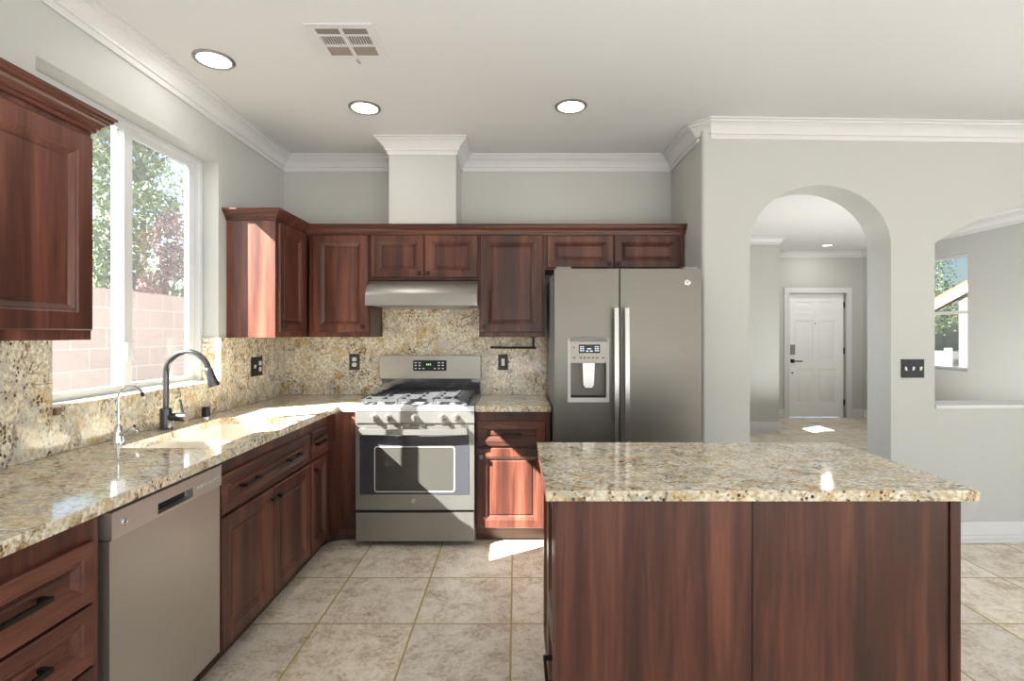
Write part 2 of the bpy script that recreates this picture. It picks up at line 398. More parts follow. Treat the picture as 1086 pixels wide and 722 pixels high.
def bar(pts, w_, h_, bm=None, upv=(0, 0, 1)):
    """rectangular section bar along pts."""
    bm = bm or bmesh.new(); pts = [Vector(p) for p in pts]; n = len(pts); rings = []
    for i, p in enumerate(pts):
        t = (pts[min(i + 1, n - 1)] - pts[max(i - 1, 0)]).normalized()
        u = Vector(upv); u = (u - t * u.dot(t)).normalized(); s = t.cross(u)
        rings.append([bm.verts.new(p + s * (w_ / 2 * a) + u * (h_ / 2 * b)) for a, b in ((-1, -1), (1, -1), (1, 1), (-1, 1))])
    for a, b in zip(rings, rings[1:]):
        for i in range(4):
            j = (i + 1) % 4; bm.faces.new((a[i], a[j], b[j], b[i]))
    bm.faces.new(rings[0]); bm.faces.new(rings[-1])
    return bm

def sweep(path, prof, z, side=1, ends=True):
    """sweep (out, down) profile along a 2-D wall path; 'out' goes to the left of the path when side is 1."""
    bm = bmesh.new(); n = len(path); P = [Vector((p[0], p[1])) for p in path]; cols = []
    for i in range(n):
        d0 = (P[i] - P[i - 1]).normalized() if i else None
        d1 = (P[i + 1] - P[i]).normalized() if i < n - 1 else None
        nn = []
        for d in (d0, d1):
            if d is not None: nn.append(Vector((-d.y, d.x)) * side)
        if len(nn) == 1: m = nn[0]
        else:
            m = (nn[0] + nn[1]); m = m / max(0.2, (1 + nn[0].dot(nn[1])))
        cols.append([bm.verts.new((P[i].x + m.x * o, P[i].y + m.y * o, z - dn)) for o, dn in prof])
    k = len(prof)
    for a, b in zip(cols, cols[1:]):
        for i in range(k):
            j = (i + 1) % k; bm.faces.new((a[i], a[j], b[j], b[i]))
    if ends: bm.faces.new(cols[0]); bm.faces.new(cols[-1])
    return bm

CROWN = [(0, 0.112), (0.009, 0.112), (0.012, 0.104), (0.012, 0.086), (0.022, 0.084), (0.024, 0.074), (0.033, 0.058), (0.047, 0.042), (0.062, 0.032), (0.062, 0.026), (0.072, 0.024), (0.074, 0.012), (0.088, 0.010), (0.088, 0.0), (0, 0.0)]
BASE = [(0, 0.145), (0.006, 0.145), (0.010, 0.138), (0.010, 0.118), (0.014, 0.112), (0.014, 0.09), (0.017, 0.085), (0.017, 0.0), (0, 0.0)]
WOODCROWN = [(0, 0.066), (0.008, 0.066), (0.010, 0.058), (0.010, 0.052), (0.017, 0.051), (0.019, 0.043), (0.027, 0.034), (0.036, 0.028), (0.036, 0.023), (0.043, 0.021), (0.045, 0.011), (0.053, 0.009), (0.053, 0.0), (0, 0.0)]

class Face:
    """a cabinet face: u to the right, v up, w out of the face."""
    def __init__(s, kind, plane): s.k, s.p = kind, plane
    def __call__(s, u, v, w):
        if s.k == '-y': return Vector((u, s.p - w, v))
        if s.k == '+x': return Vector((s.p + w, u, v))
        if s.k == '-x': return Vector((s.p - w, u, v))

def panel(face, u0, u1, v0, v1, rail=0.055, th=0.02, bm=None):
    """recessed-panel door or drawer front with mitred bevels."""
    bm = bm or bmesh.new()
    prof = [(0, 0), (0, th - 0.004), (0.004, th), (rail - 0.006, th), (rail, th - 0.004), (rail + 0.004, th - 0.004), (rail + 0.020, th - 0.016), (rail + 0.024, th - 0.016), (rail + 0.029, th - 0.012)]
    rings = []
    for ins, w_ in prof:
        rings.append([bm.verts.new(face(u, v, w_)) for u, v in ((u0 + ins, v0 + ins), (u1 - ins, v0 + ins), (u1 - ins, v1 - ins), (u0 + ins, v1 - ins))])
    for a, b in zip(rings, rings[1:]):
        for i in range(4):
            j = (i + 1) % 4; bm.faces.new((a[i], a[j], b[j], b[i]))
    bm.faces.new(rings[0]); bm.faces.new(rings[-1])
    return bm

def fbox(face, u0, u1, v0, v1, w0, w1, bm=None):
    bm = bm or bmesh.new()
    v = [bm.verts.new(face(a, b, c)) for a in (u0, u1) for b in (v0, v1) for c in (w0, w1)]
    for f in ((0, 1, 3, 2), (4, 6, 7, 5), (0, 4, 5, 1), (2, 3, 7, 6), (0, 2, 6, 4), (1, 5, 7, 3)):
        bm.faces.new([v[i] for i in f])
    return bm

def knob(face, u, v, w, parent):
    """small square bronze knob on a round stem."""
    bm = fbox(face, u - 0.006, u + 0.006, v - 0.006, v + 0.006, w, w + 0.014)
    vs = fbox(face, u - 0.014, u + 0.014, v - 0.014, v + 0.014, w + 0.014, w + 0.024, bm)
    bmesh.ops.bevel(bm, geom=list(bm.edges), offset=0.002, segments=1, affect='EDGES')
    return finish('knob', bm, 'bronze', parent, label='dark bronze square knob')

def pull(face, u, v, w, parent, half=0.064, L=None):
    """bar pull: two feet and a straight flat bar."""
    pts = [face(u - half, v, w), face(u - half, v, w + 0.026), face(u + half, v, w + 0.026), face(u + half, v, w)]
    bm = bmesh.new()
    upv = (0, 0, 1)
    rings = []
    prof = [(-half - 0.006, 0.0), (-half - 0.006, 0.032), (half + 0.006, 0.032), (half + 0.006, 0.0), (half - 0.006, 0.0), (half - 0.006, 0.022), (-half + 0.006, 0.022), (-half + 0.006, 0.0)]
    a = [bm.verts.new(face(u + q, v - 0.006, w + r)) for q, r in prof]
    b = [bm.verts.new(face(u + q, v + 0.006, w + r)) for q, r in prof]
    n = len(prof)
    for i in range(n):
        j = (i + 1) % n; bm.faces.new((a[i], a[j], b[j], b[i]))
    for g in (a, b):
        bm.faces.new((g[0], g[1], g[6], g[7])); bm.faces.new((g[1], g[2], g[5], g[6])); bm.faces.new((g[2], g[3], g[4], g[5]))
    return finish('handle', bm, 'bronze', parent, label='dark bronze bar pull', bevel=0.0012)

def text_mesh(body, size, face, u, v, w, thick=0.0004):
    cu = bpy.data.curves.new('t', 'FONT'); cu.body = body; cu.size = size; cu.align_x = 'CENTER'; cu.align_y = 'CENTER'; cu.extrude = thick
    o = bpy.data.objects.new('t', cu); COL.objects.link(o)
    dg = bpy.context.evaluated_depsgraph_get(); dg.update()
    me = bpy.data.meshes.new_from_object(o.evaluated_get(dg))
    bm = bmesh.new(); bm.from_mesh(me)
    for vt in bm.verts:
        vt.co = face(u + vt.co.x, v + vt.co.y, w + vt.co.z)
    bpy.data.objects.remove(o); bpy.data.meshes.remove(me); bpy.data.curves.remove(cu)
    return bm

def badge(face, u, v, w, r, parent):
    """round maker's badge: a chrome ring with a script monogram."""
    ax = {'-y': 'y', '+x': 'x', '-x': 'x'}[face.k]; sg = {'-y': -1, '+x': 1, '-x': -1}[face.k]
    c = face(u, v, w)
    bm = lathe([(r, 0), (r, sg * 0.003), (r * 0.84, sg * 0.004), (r * 0.78, sg * 0.0025), (0, sg * 0.0025)], ax, c, 28)
    o = finish('badge', bm, 'badge', parent, label='small round chrome badge')
    t = text_mesh('GE', r * 0.9, face, u, v, w + 0.003)
    finish('monogram', t, 'markdark', o, smooth=None)
    return o

# ------------------------------------------------------------------ ROOM SHELL
CZ = 2.743; XL = -1.80; YB = 3.97; XA = 1.203; YR = 3.303
SL = 0.033
def yr(x): return YR + SL * (x - XA)
XR = 5.70; YD = 8.405; YN = 7.19; XN = 3.70
# floor and ceiling
finish('floor', boxb(-1.96, 5.86, -4.1, 8.56, -0.10, 0.0), 'tile', kind='structure', smooth=None)
finish('ceiling', voxel([-1.96, 1.25, 2.18, 5.86], [-4.1, 4.13, 5.32, 8.56], [CZ, CZ + 0.12], lambda i, j, k: not ((i == 0 and j >= 1) or (i == 1 and j == 2))), 'ceiling', kind='structure', smooth=None)
# left wall with the window opening
WY0, WY1, WZ0, WZ1 = 1.92, 3.10, 1.072, 2.417
finish('wall_left', voxel([-1.96, XL], [-4.1, WY0, WY1, YB + 0.16], [0, WZ0, WZ1, CZ], lambda i, j, k: not (j == 1 and k == 1)), 'wall', kind='structure', bevel=0.006)
# back wall, the hood chase and the alcove side wall
finish('wall_back', boxb(XL, XA + 0.17, YB, YB + 0.16, 0, CZ), 'wall', kind='structure', smooth=None)
CH0, CH1, CHY = -0.893, -0.421, 3.606
finish('wall_chase', boxb(CH0, CH1, CHY, YB, 2.1455, CZ), 'wall', kind='structure', bevel=0.012)
# right wall with the arch and the pass-through
TH = 0.225
def wall_arch():
    bm = bmesh.new()
    def arch1(x): return 1.955 + 0.385 * math.sqrt(max(0, 1 - ((x - 1.9825) / 0.4675) ** 2))
    def arch2(x):
        R = 1.88; xc = 2.745 + 1.02; zc = 1.968 + 0.30 - R
        return zc + math.sqrt(R * R - (x - xc) ** 2)
    A0, A1, B0, B1 = 1.515, 2.45, 2.745, 4.785
    NS = 40
    def F(x, z): return Vector((x, yr(x), z))
    def K(x, z): return Vector((x, yr(x) + TH, z))
    def quad(*p): bm.faces.new([bm.verts.new(q) for q in p])
    def rect(x0, x1, z00, z01, z10, z11):
        quad(F(x0, z00), F(x1, z10), F(x1, z11), F(x0, z01)); quad(K(x0, z00), K(x0, z01), K(x1, z11), K(x1, z10))
    rect(1.225, A0, 0, CZ, 0, CZ); rect(A1, B0, 0, CZ, 0, CZ); rect(B1, XR, 0, CZ, 0, CZ); rect(B0, B1, 0, 0.886, 0, 0.886)
    for fn, a, b in ((arch1, A0, A1), (arch2, B0, B1)):
        for i in range(NS):
            t0, t1 = i / NS, (i + 1) / NS
            if fn is arch1:
                x0, x1 = [(a + b) / 2 - (b - a) / 2 * math.cos(PI * t) for t in (t0, t1)]
            else: x0, x1 = a + (b - a) * t0, a + (b - a) * t1
            z0, z1 = fn(x0), fn(x1)
            rect(x0, x1, z0, CZ, z1, CZ)
            quad(F(x0, z0), F(x1, z1), K(x1, z1), K(x0, z0))
    for x, z0, z1 in ((A0, 0, arch1(A0)), (A1, 0, arch1(A1)), (B0, 0.886, arch2(B0)), (B1, 0.886, arch2(B1))):
        quad(F(x, z0), F(x, z1), K(x, z1), K(x, z0))
    quad(F(B0, 0.886), F(B1, 0.886), K(B1, 0.886), K(B0, 0.886))
    # rounded corner into the fridge alcove and the alcove side wall
    cx, cy, r = XA + 0.022, yr(1.225) + 0.022, 0.022
    prev = (cx, cy - r)
    for i in range(1, 7):
        a = PI / 2 * i / 6
        q = (cx - r * math.sin(a), cy - r * math.cos(a))
        quad(Vector((*prev, 0)), Vector((*q, 0)), Vector((*q, CZ)), Vector((*prev, CZ))); prev = q
    quad(Vector((XA, cy, 0)), Vector((XA, YB, 0)), Vector((XA, YB, CZ)), Vector((XA, cy, CZ)))
    quad(Vector((1.37, yr(1.37) + TH, 0)), Vector((1.37, YB + 0.16, 0)), Vector((1.37, YB + 0.16, CZ)), Vector((1.37, yr(1.37) + TH, CZ)))
    bmesh.ops.remove_doubles(bm, verts=bm.verts, dist=0.0005)
    return bm
finish('wall_right', wall_arch(), 'wall', kind='structure', smooth=40)
sill = bmesh.new()
for (x0, x1) in ((2.747, 4.783),):
    v = [sill.verts.new((x, yr(x) + dy, z)) for x in (x0, x1) for dy in (-0.008, TH + 0.008) for z in (0.8865, 0.906)]
    for f in ((0, 1, 3, 2), (4, 6, 7, 5), (0, 4, 5, 1), (2, 3, 7, 6), (0, 2, 6, 4), (1, 5, 7, 3)): sill.faces.new([v[i] for i in f])
finish('trim_4', sill, 'trim', kind='structure', bevel=0.003)
# hall and foyer walls
HX = 2.30
finish('wall_hall', voxel([1.25, 1.37, HX - 0.12, HX], [3.56, 3.9, 5.0, 5.2, 5.32, 5.75, 6.27, YN, YN + 0.12], [0, 0.9, 1.70, 2.15, CZ],
       lambda i, j, k: (i == 0 and j <= 3 and not (j == 1 and k == 1)) or (i == 1 and j == 3) or (i == 2 and j >= 3 and not (j == 5 and k == 2))), 'wall', kind='structure', smooth=None)  # unseen openings added to light the arch jamb and the foyer floor
finish('wall_entry', voxel([HX, XN - 0.12, XN], [YN, YN + 0.12, YD], [0, CZ], lambda i, j, k: j == 0 or i == 1), 'wall', kind='structure', bevel=0.008)
DX0, DX1, DZ = 4.50, 5.407, 2.04
finish('wall_far', voxel([XN, DX0 - 0.02, DX1 + 0.02, XR], [YD, YD + 0.14], [0, DZ + 0.02, CZ], lambda i, j, k: not (i == 1 and k == 0)), 'wall', kind='structure', smooth=None)
GY0, GY1, GZ0, GZ1 = 6.46, 7.42, 0.90, 2.40
finish('wall_east', voxel([XR, XR + 0.15], [-4.1, -1.5, 1.9, GY0, GY1, YD + 0.14], [0, 0.5, GZ0, GZ1, CZ], lambda i, j, k: not ((j == 3 and k == 2) or (j == 1 and k in (1, 2)))), 'wall', kind='structure', smooth=None)  # nearer opening is unseen, added to let fill light in
# rear wall, behind the camera, with a wide unglazed opening added to let light in
finish('wall_rear', voxel([XL, -1.0, 4.4, XR], [-4.1, -4.0], [0, 0.02, 2.4, CZ], lambda i, j, k: not (i == 1 and k == 1)), 'wall', kind='structure', smooth=None)
# crown mouldings
g = 0.0005
kc = [(XL + g, -4.0), (XL + g, YB - g), (CH0, YB - g), (CH0, CHY), (CH1, CHY), (CH1, YB - g), (XA - g, YB - g), (XA - g, 3.375), (1.262, yr(1.262) - g), (XR - g, yr(XR) - g)]
finish('trim_1', sweep(kc, CROWN, CZ - g, side=-1), 'trim', kind='structure', smooth=13)
hc = [(HX, YN - g), (XN + g, YN - g), (XN + g, YD - g), (XR - g, YD - g), (XR - g, yr(XR) + TH + 0.02)]
finish('trim_2', sweep(hc, CROWN, CZ - g, side=-1), 'trim', kind='structure', smooth=13)
# baseboards
finish('baseboard_right', sweep([(2.452, yr(2.452) - g), (XR - g, yr(XR) - g)], BASE, 0.145, side=-1), 'trim', kind='structure', smooth=13)
finish('baseboard_entry', sweep([(HX, YN - g), (XN + g, YN - g), (XN + g, YD - 0.03)], BASE, 0.145, side=-1), 'trim', kind='structure', smooth=13)
finish('baseboard_far', sweep([(DX1 + 0.105, YD - g), (XR - g, YD - g), (XR - g, 3.8)], BASE, 0.145, side=-1), 'trim', kind='structure', smooth=13)
finish('baseboard_foyer', sweep([(XN + 0.03, YD - g), (DX0 - 0.105, YD - g)], BASE, 0.145, side=-1), 'trim', kind='structure', smooth=13)

# ------------------------------------------------------------------ LEFT WINDOW
def window_slider():
    X0, X1 = -1.955, -1.895
    y0, y1, z0, z1 = WY0 + 0.002, WY1 - 0.002, WZ0 + 0.001, WZ1 - 0.002
    fw = 0.026
    fr = voxel([X0, X1], [y0, y0 + fw, y1 - fw, y1], [z0, z0 + fw, z1 - fw, z1], lambda i, j, k: not (j == 1 and k == 1))
    o = finish('window_1', fr, 'vinyl', kind='structure', bevel=0.004)
    ym = 2.505
    for (a, b, xa, xb) in ((y0 + fw, ym + 0.035, -1.925, -1.902), (ym - 0.035, y1 - fw, -1.952, -1.928)):
        sw, sr = 0.055, 0.028
        s = finish('sash', voxel([xa, xb], [a, a + sw, b - sw, b], [z0 + fw, z0 + fw + sr, z1 - fw - sr, z1 - fw], lambda i, j, k: not (j == 1 and k == 1)), 'vinyl', o, bevel=0.003)
        xm = (xa + xb) / 2
        finish('pane', boxb(xm - 0.002, xm + 0.002, a + sw - 0.005, b - sw + 0.005, z0 + fw + sr - 0.005, z1 - fw - sr + 0.005), 'glass', s, smooth=None)
    box('latch', -1.902, -1.885, ym - 0.02, ym + 0.02, 1.24, 1.33, 'vinyl', o, bevel=0.003)
window_slider()

# ------------------------------------------------------------------ RIGHT-HAND FAR WINDOW AND FRONT DOOR
def window_far():
    X0, X1 = XR + 0.05, XR + 0.10
    y0, y1, z0, z1 = GY0 + 0.001, GY1 - 0.001, GZ0 + 0.001, GZ1 - 0.001
    o = finish('window_2', voxel([X0, X1], [y0, y0 + 0.035, y1 - 0.035, y1], [z0, z0 + 0.04, 1.635, 1.675, z1 - 0.035, z1], lambda i, j, k: j != 1 or k in (0, 2, 4)), 'vinyl', kind='structure', bevel=0.003)
    finish('pane', boxb(X0 + 0.02, X0 + 0.024, y0 + 0.03, y1 - 0.03, z0 + 0.03, z1 - 0.03), 'glass2', o, smooth=None)
window_far()

def front_door():
    f = Face('-y', YD + 0.045)
    bm = bmesh.new()
    # slab with six raised panels: a flat front built from strips plus moulded panels
    x0, x1, z0, z1 = DX0, DX1, 0.012, DZ
    cols = [(DX0 + 0.115, DX0 + 0.405), (DX0 + 0.502, DX0 + 0.792)]
    rows = [(0.235, 0.80), (0.94, 1.60), (1.725, 1.91)]
    us = sorted({x0, x1, *[c for p in cols for c in p]}); vs = sorted({z0, z1, *[c for p in rows for c in p]})
    for i in range(len(us) - 1):
        for j in range(len(vs) - 1):
            u0, u1, v0, v1 = us[i], us[i + 1], vs[j], vs[j + 1]
            if (u0, u1) in cols and (v0, v1) in rows:
                rings = [[bm.verts.new(f(u, v, w_)) for u, v in ((u0 + q, v0 + q), (u1 - q, v0 + q), (u1 - q, v1 - q), (u0 + q, v1 - q))] for q, w_ in ((0, 0), (0.012, -0.012), (0.028, -0.012), (0.05, -0.002))]
                for a, b in zip(rings, rings[1:]):
                    for t in range(4):
                        s = (t + 1) % 4; bm.faces.new((a[t], a[s], b[s], b[t]))
                bm.faces.new(rings[-1])
            else:
                bm.faces.new([bm.verts.new(f(u, v, 0)) for u, v in ((u0, v0), (u1, v0), (u1, v1), (u0, v1))])
    fbox(f, x0, x1, z0, z1, -0.045, -0.013, bm)
    bmesh.ops.remove_doubles(bm, verts=bm.verts, dist=0.0004)
    d = finish('door_1', bm, 'doorwhite', kind='structure', smooth=30)
    for z in (0.25, 1.10, 1.86):
        h = fbox(f, x1 - 0.004, x1 + 0.017, z - 0.05, z + 0.05, 0.001, 0.010); finish('hinge', h, 'black', d, label='black door hinge', bevel=0.002)
    k = fbox(f, x0 + 0.03, x0 + 0.095, 1.035, 1.20, 0.001, 0.03); kp = finish('keypad_lock', k, 'nickel', d, bevel=0.006, label='dark keypad deadbolt')
    finish('lever_plate', fbox(f, x0 + 0.032, x0 + 0.092, 0.90, 0.96, 0.001, 0.014), 'black', d, bevel=0.004)
    finish('handle', tube([f(x0 + 0.062, 0.93, 0.014), f(x0 + 0.062, 0.93, 0.05), f(x0 + 0.08, 0.93, 0.055), f(x0 + 0.20, 0.928, 0.055)], 0.010), 'black', d, label='black lever handle')
    finish('lock_button', lathe([(0.014, 0), (0.014, -0.006), (0, -0.006)], 'y', f(x0 + 0.062, 0.735, 0.001), 16), 'black', d)
    finish('peephole', lathe([(0.010, 0), (0.010, -0.004), (0, -0.004)], 'y', f(x0 + 0.44, 1.55, 0.001), 16), 'black', d)
    finish('door_light_block', voxel([DX0 - 0.019, DX0 + 0.02, DX1 - 0.02, DX1 + 0.019], [YD + 0.092, YD + 0.13], [0, DZ - 0.02, DZ + 0.019], lambda i, j, k_: not (i == 1 and k_ == 0)), 'trim', d, bevel=0)  # frame added behind the slab to block light leaking round it
    # casing
    c = voxel([DX0 - 0.10, DX0 - 0.012, DX1 + 0.018, DX1 + 0.10], [YD - 0.018, YD - 0.001], [0, DZ + 0.008, DZ + 0.095], lambda i, j, k_: not (i == 1 and k_ == 0))
    finish('trim_3', c, 'trim', kind='structure', bevel=0.005)
front_door()

# ------------------------------------------------------------------ COUNTERTOPS AND SPLASH
CT, CB = 0.905, 0.869
SX0, SX1, SY0, SY1 = -1.645, -1.24, 2.095, 2.87
RX0, RX1 = -1.030, -0.265
ct = voxel([XL + 0.021, SX0, SX1, -1.153, RX0 - 0.003], [0.75, SY0, SY1, 3.315, YB - 0.021], [CB, CT],
           lambda i, j, k: (j == 3) or (i < 3 and not (i == 1 and j == 1)))
tag(finish('countertop', ct, 'granite', bevel=0.006), 'L-shaped beige granite countertop with the sink cut-out running under the window', 'countertop')
tag(box('countertop', RX1 + 0.003, 0.228, 3.315, YB - 0.021, CB, CT, 'granite', bevel=0.006), 'short beige granite countertop between the range and the refrigerator', 'countertop')

sp = voxel([XL + 0.001, XL + 0.020], [0.75, 1.967, 3.088, YB - 0.022], [CT + 0.001, 1.092, 1.349], lambda i, j, k: not (j == 1 and k == 1))
tag(finish('backsplash', sp, 'granite_wall', bevel=0.002), 'granite backsplash along the window wall behind the sink, notched for the window', 'backsplash')
tag(box('backsplash', XL + 0.021, -1.028, YB - 0.020, YB - 0.001, CT + 0.001, 1.349, 'granite_wall'), 'granite backsplash between the corner and the range with one outlet', 'backsplash')
tag(box('backsplash', -1.027, -0.268, YB - 0.020, YB - 0.001, CT + 0.001, 1.60, 'granite_wall'), 'tall granite backsplash rising behind the range to the hood', 'backsplash')
tag(box('backsplash', -0.267, 0.24, YB - 0.020, YB - 0.001, CT + 0.001, 1.349, 'granite_wall'), 'granite backsplash between the range and the refrigerator under a black towel bar', 'backsplash')
# granite lining of the window recess
lin = voxel([-1.892, XL], [WY0 + 0.001, 1.966, 3.089, WY1 - 0.001], [WZ0 + 0.001, 1.092, 1.349], lambda i, j, k: k == 0 or j == 2 or j == 0)
tag(finish('window_ledge', lin, 'granite_wall', bevel=0.002), 'polished granite ledge lining the bottom of the kitchen window recess', 'window ledge')

# ------------------------------------------------------------------ CABINETS
def carcass_left(y0, y1, parent, blind=None):
    """open-topped base cabinet body on the left wall, facing +x, with a recessed toe kick."""
    bx, fx, t = XL + 0.025, -1.185, 0.018
    bm = voxel([bx, bx + t, fx - t, fx], [y0, y0 + t, y1 - t, y1], [0.10, 0.118, CB - 0.001], lambda i, j, k: k == 0 or i in (0, 2) or j in (0, 2))
    finish('body', bm, 'wood', parent, bevel=0.0015)
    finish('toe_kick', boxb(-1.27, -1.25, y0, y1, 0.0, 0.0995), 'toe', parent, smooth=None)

FL = Face('+x', -1.1845)
def base_left(label, y0, y1, fronts, loc=None):
    t = thing('base_cabinet', label, 'cabinet', (-1.48, (y0 + y1) / 2, 0), 'base cabinets')
    carcass_left(y0, y1, t)
    for kind, a, b, v0, v1, rail, hw in fronts:
        p = finish('drawer' if kind == 'drawer' else 'door', panel(FL, a, b, v0, v1, rail), 'wood_y' if kind == 'drawer' else 'wood', t, smooth=15)
        for (q, u, v) in hw:
            (pull if q == 'pull' else knob)(FL, u, v, 0.0105 if q == 'pull' and kind == 'drawer' else 0.0205, p)
    return t
PV = lambda v0, v1: (v0 + v1) / 2
base_left('cherry drawer cabinet at the near end of the counter, left of the dishwasher', 0.96, 1.452, [
    ('drawer', 0.975, 1.418, 0.634, 0.80, 0.042, [('pull', 1.197, 0.717)]),
    ('drawer', 0.975, 1.418, 0.46, 0.625, 0.042, [('pull', 1.197, 0.542)]),
    ('drawer', 0.975, 1.418, 0.286, 0.451, 0.042, [('pull', 1.197, 0.368)]),
    ('drawer', 0.975, 1.418, 0.112, 0.277, 0.042, [('pull', 1.197, 0.194)])])
base_left('cherry sink base cabinet with a wide two-pull drawer front over two doors', 2.022, 2.92, [
    ('drawer', 2.034, 2.905, 0.648, 0.806, 0.042, [('pull', 2.25, 0.727), ('pull', 2.69, 0.727)]),
    ('door', 2.034, 2.466, 0.108, 0.634, 0.062, [('knob', 2.437, 0.585)]),
    ('door', 2.473, 2.905, 0.108, 0.634, 0.062, [('knob', 2.502, 0.585)])])
base_left('narrow cherry base cabinet with one small drawer and door at the inner corner', 2.922, 3.225, [
    ('drawer', 2.932, 3.19, 0.648, 0.806, 0.042, [('pull', 3.06, 0.727)]),
    ('door', 2.932, 3.19, 0.108, 0.634, 0.055, [('knob', 2.962, 0.585)])])
# blind corner cabinet between the left run and the range
t = thing('corner_cabinet', 'plain cherry blind corner base cabinet left of the range', 'cabinet', (-1.4, 3.62, 0), 'base cabinets')
bm = voxel([XL + 0.025, -1.185, -1.1345, RX0 - 0.004], [3.227, 3.245, 3.34, YB - 0.025], [0.10, CB - 0.001], lambda i, j, k: j == 2 or (i == 1))
finish('body', bm, 'wood', t, bevel=0.0015)
tk = bmesh.new()
pts = [(-1.27, 3.227), (-1.25, 3.227), (-1.25, 3.30), (-1.235, 3.36), (-1.20, 3.40), (-1.14, 3.42), (RX0 - 0.004, 3.42), (RX0 - 0.004, 3.44), (-1.27, 3.44)]
a = [tk.verts.new((x, y, 0)) for x, y in pts]; b = [tk.verts.new((x, y, 0.0995)) for x, y in pts]
for i in range(len(pts)): tk.faces.new((a[i], a[(i + 1) % len(pts)], b[(i + 1) % len(pts)], b[i]))
tk.faces.new(a); tk.faces.new(b)
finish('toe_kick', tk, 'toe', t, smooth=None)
# right base cabinet
t = thing('base_cabinet', 'cherry base cabinet with a drawer over one door between range and refrigerator', 'cabinet', (-0.02, 3.64, 0), 'base cabinets')
bx0, bx1 = RX1 + 0.004, 0.226
finish('body', voxel([bx0, bx0 + 0.018, bx1 - 0.018, bx1], [3.352, 3.37, YB - 0.043, YB - 0.025], [0.10, 0.118, CB - 0.001], lambda i, j, k: k == 0 or j in (0, 2) or i in (0, 2)), 'wood', t, bevel=0.0015)
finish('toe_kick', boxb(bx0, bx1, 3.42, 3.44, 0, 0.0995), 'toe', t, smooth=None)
fb = Face('-y', 3.3515)
d = finish('drawer', panel(fb, -0.252, 0.193, 0.641, 0.806, 0.042), 'wood_x', t, smooth=15); pull(fb, -0.03, 0.722, 0.0105, d)
d = finish('door', panel(fb, -0.252, 0.193, 0.108, 0.629, 0.06), 'wood', t, smooth=15); knob(fb, -0.222, 0.575, 0.0205, d)

# wall cabinets
UB, UT = 1.351, 2.088
def upper_back(label, x0, x1, z0, doors, yf=3.64, bottom_mat='wood'):
    t = thing('wall_cabinet', label, 'cabinet', ((x0 + x1) / 2, 3.8, z0), 'wall cabinets')
    finish('body', boxb(x0, x1, yf, YB - 0.003, z0, UT), bottom_mat, t, bevel=0.0015)
    f = Face('-y', yf - 0.0005)
    for (a, b, v0, v1, rail, ku, kv) in doors:
        d = finish('door', panel(f, a, b, v0, v1, rail), 'wood', t, smooth=15); knob(f, ku, kv, 0.0205, d)
    return t
upper_back('tall cherry wall cabinet with one door, left of the range hood', -1.468, -1.0345, UB, [(-1.435, -1.045, 1.385, 2.072, 0.058, -1.075, 1.425)])
upper_back('short cherry wall cabinet with two doors directly above the range hood', -1.0335, -0.2615, 1.757, [(-1.025, -0.651, 1.772, 2.072, 0.052, -0.679, 1.80), (-0.645, -0.270, 1.772, 2.072, 0.052, -0.617, 1.80)])
upper_back('tall cherry wall cabinet with one door between hood and refrigerator', -0.2605, 0.205, UB, [(-0.250, 0.190, 1.385, 2.072, 0.058, -0.222, 1.425)])
upper_back('low cherry wall cabinet with two doors above the refrigerator', 0.206, 1.192, 1.829, [(0.222, 0.690, 1.842, 2.068, 0.052, 0.662, 1.868), (0.700, 1.165, 1.842, 2.068, 0.052, 0.728, 1.868)])
# corner cabinet on the left wall
FX = -1.495
t = thing('wall_cabinet', 'cherry corner wall cabinet beside the window with a sunlit side panel', 'cabinet', (-1.65, 3.4, UB), 'wall cabinets')
finish('body', boxb(XL + 0.003, FX, 3.182, YB - 0.003, UB, UT), 'wood', t, bevel=0.0015)
f = Face('+x', FX + 0.0005); d = finish('door', panel(f, 3.205, 3.59, 1.385, 2.072, 0.058), 'wood', t, smooth=15); knob(f, 3.232, 1.425, 0.0205, d)
# near cabinet on the left wall
t = thing('wall_cabinet', 'large cherry wall cabinet near the camera, left of the window', 'cabinet', (-1.65, 1.3, UB), 'wall cabinets')
finish('body', boxb(XL + 0.003, FX, 0.80, 1.802, UB, UT + 0.012), 'wood', t, bevel=0.0015)
f = Face('+x', FX + 0.0005)
d = finish('door', panel(f, 1.10, 1.788, 1.384, 2.054, 0.066), 'wood', t, smooth=15); knob(f, 1.14, 1.425, 0.0205, d)
d = finish('door', panel(f, 0.815, 1.092, 1.384, 2.054, 0.066), 'wood', t, smooth=15); knob(f, 1.055, 1.425, 0.0205, d)
finish('crown_molding', sweep([(FX + 0.001, 0.80), (FX + 0.001, 1.803), (XL + 0.003, 1.803)], WOODCROWN, 2.145, side=-1), 'wood_y', t, smooth=12)
# crown over the corner and back cabinets
cm = sweep([(XL + 0.002, 3.181), (FX + 0.001, 3.181), (FX + 0.001, 3.639), (1.193, 3.639), (1.193, 3.90)], WOODCROWN, 2.145, side=-1)
tag(finish('crown_molding', cm, 'wood_x', smooth=12), 'dark cherry crown molding running along the top of the back wall cabinets', 'molding')

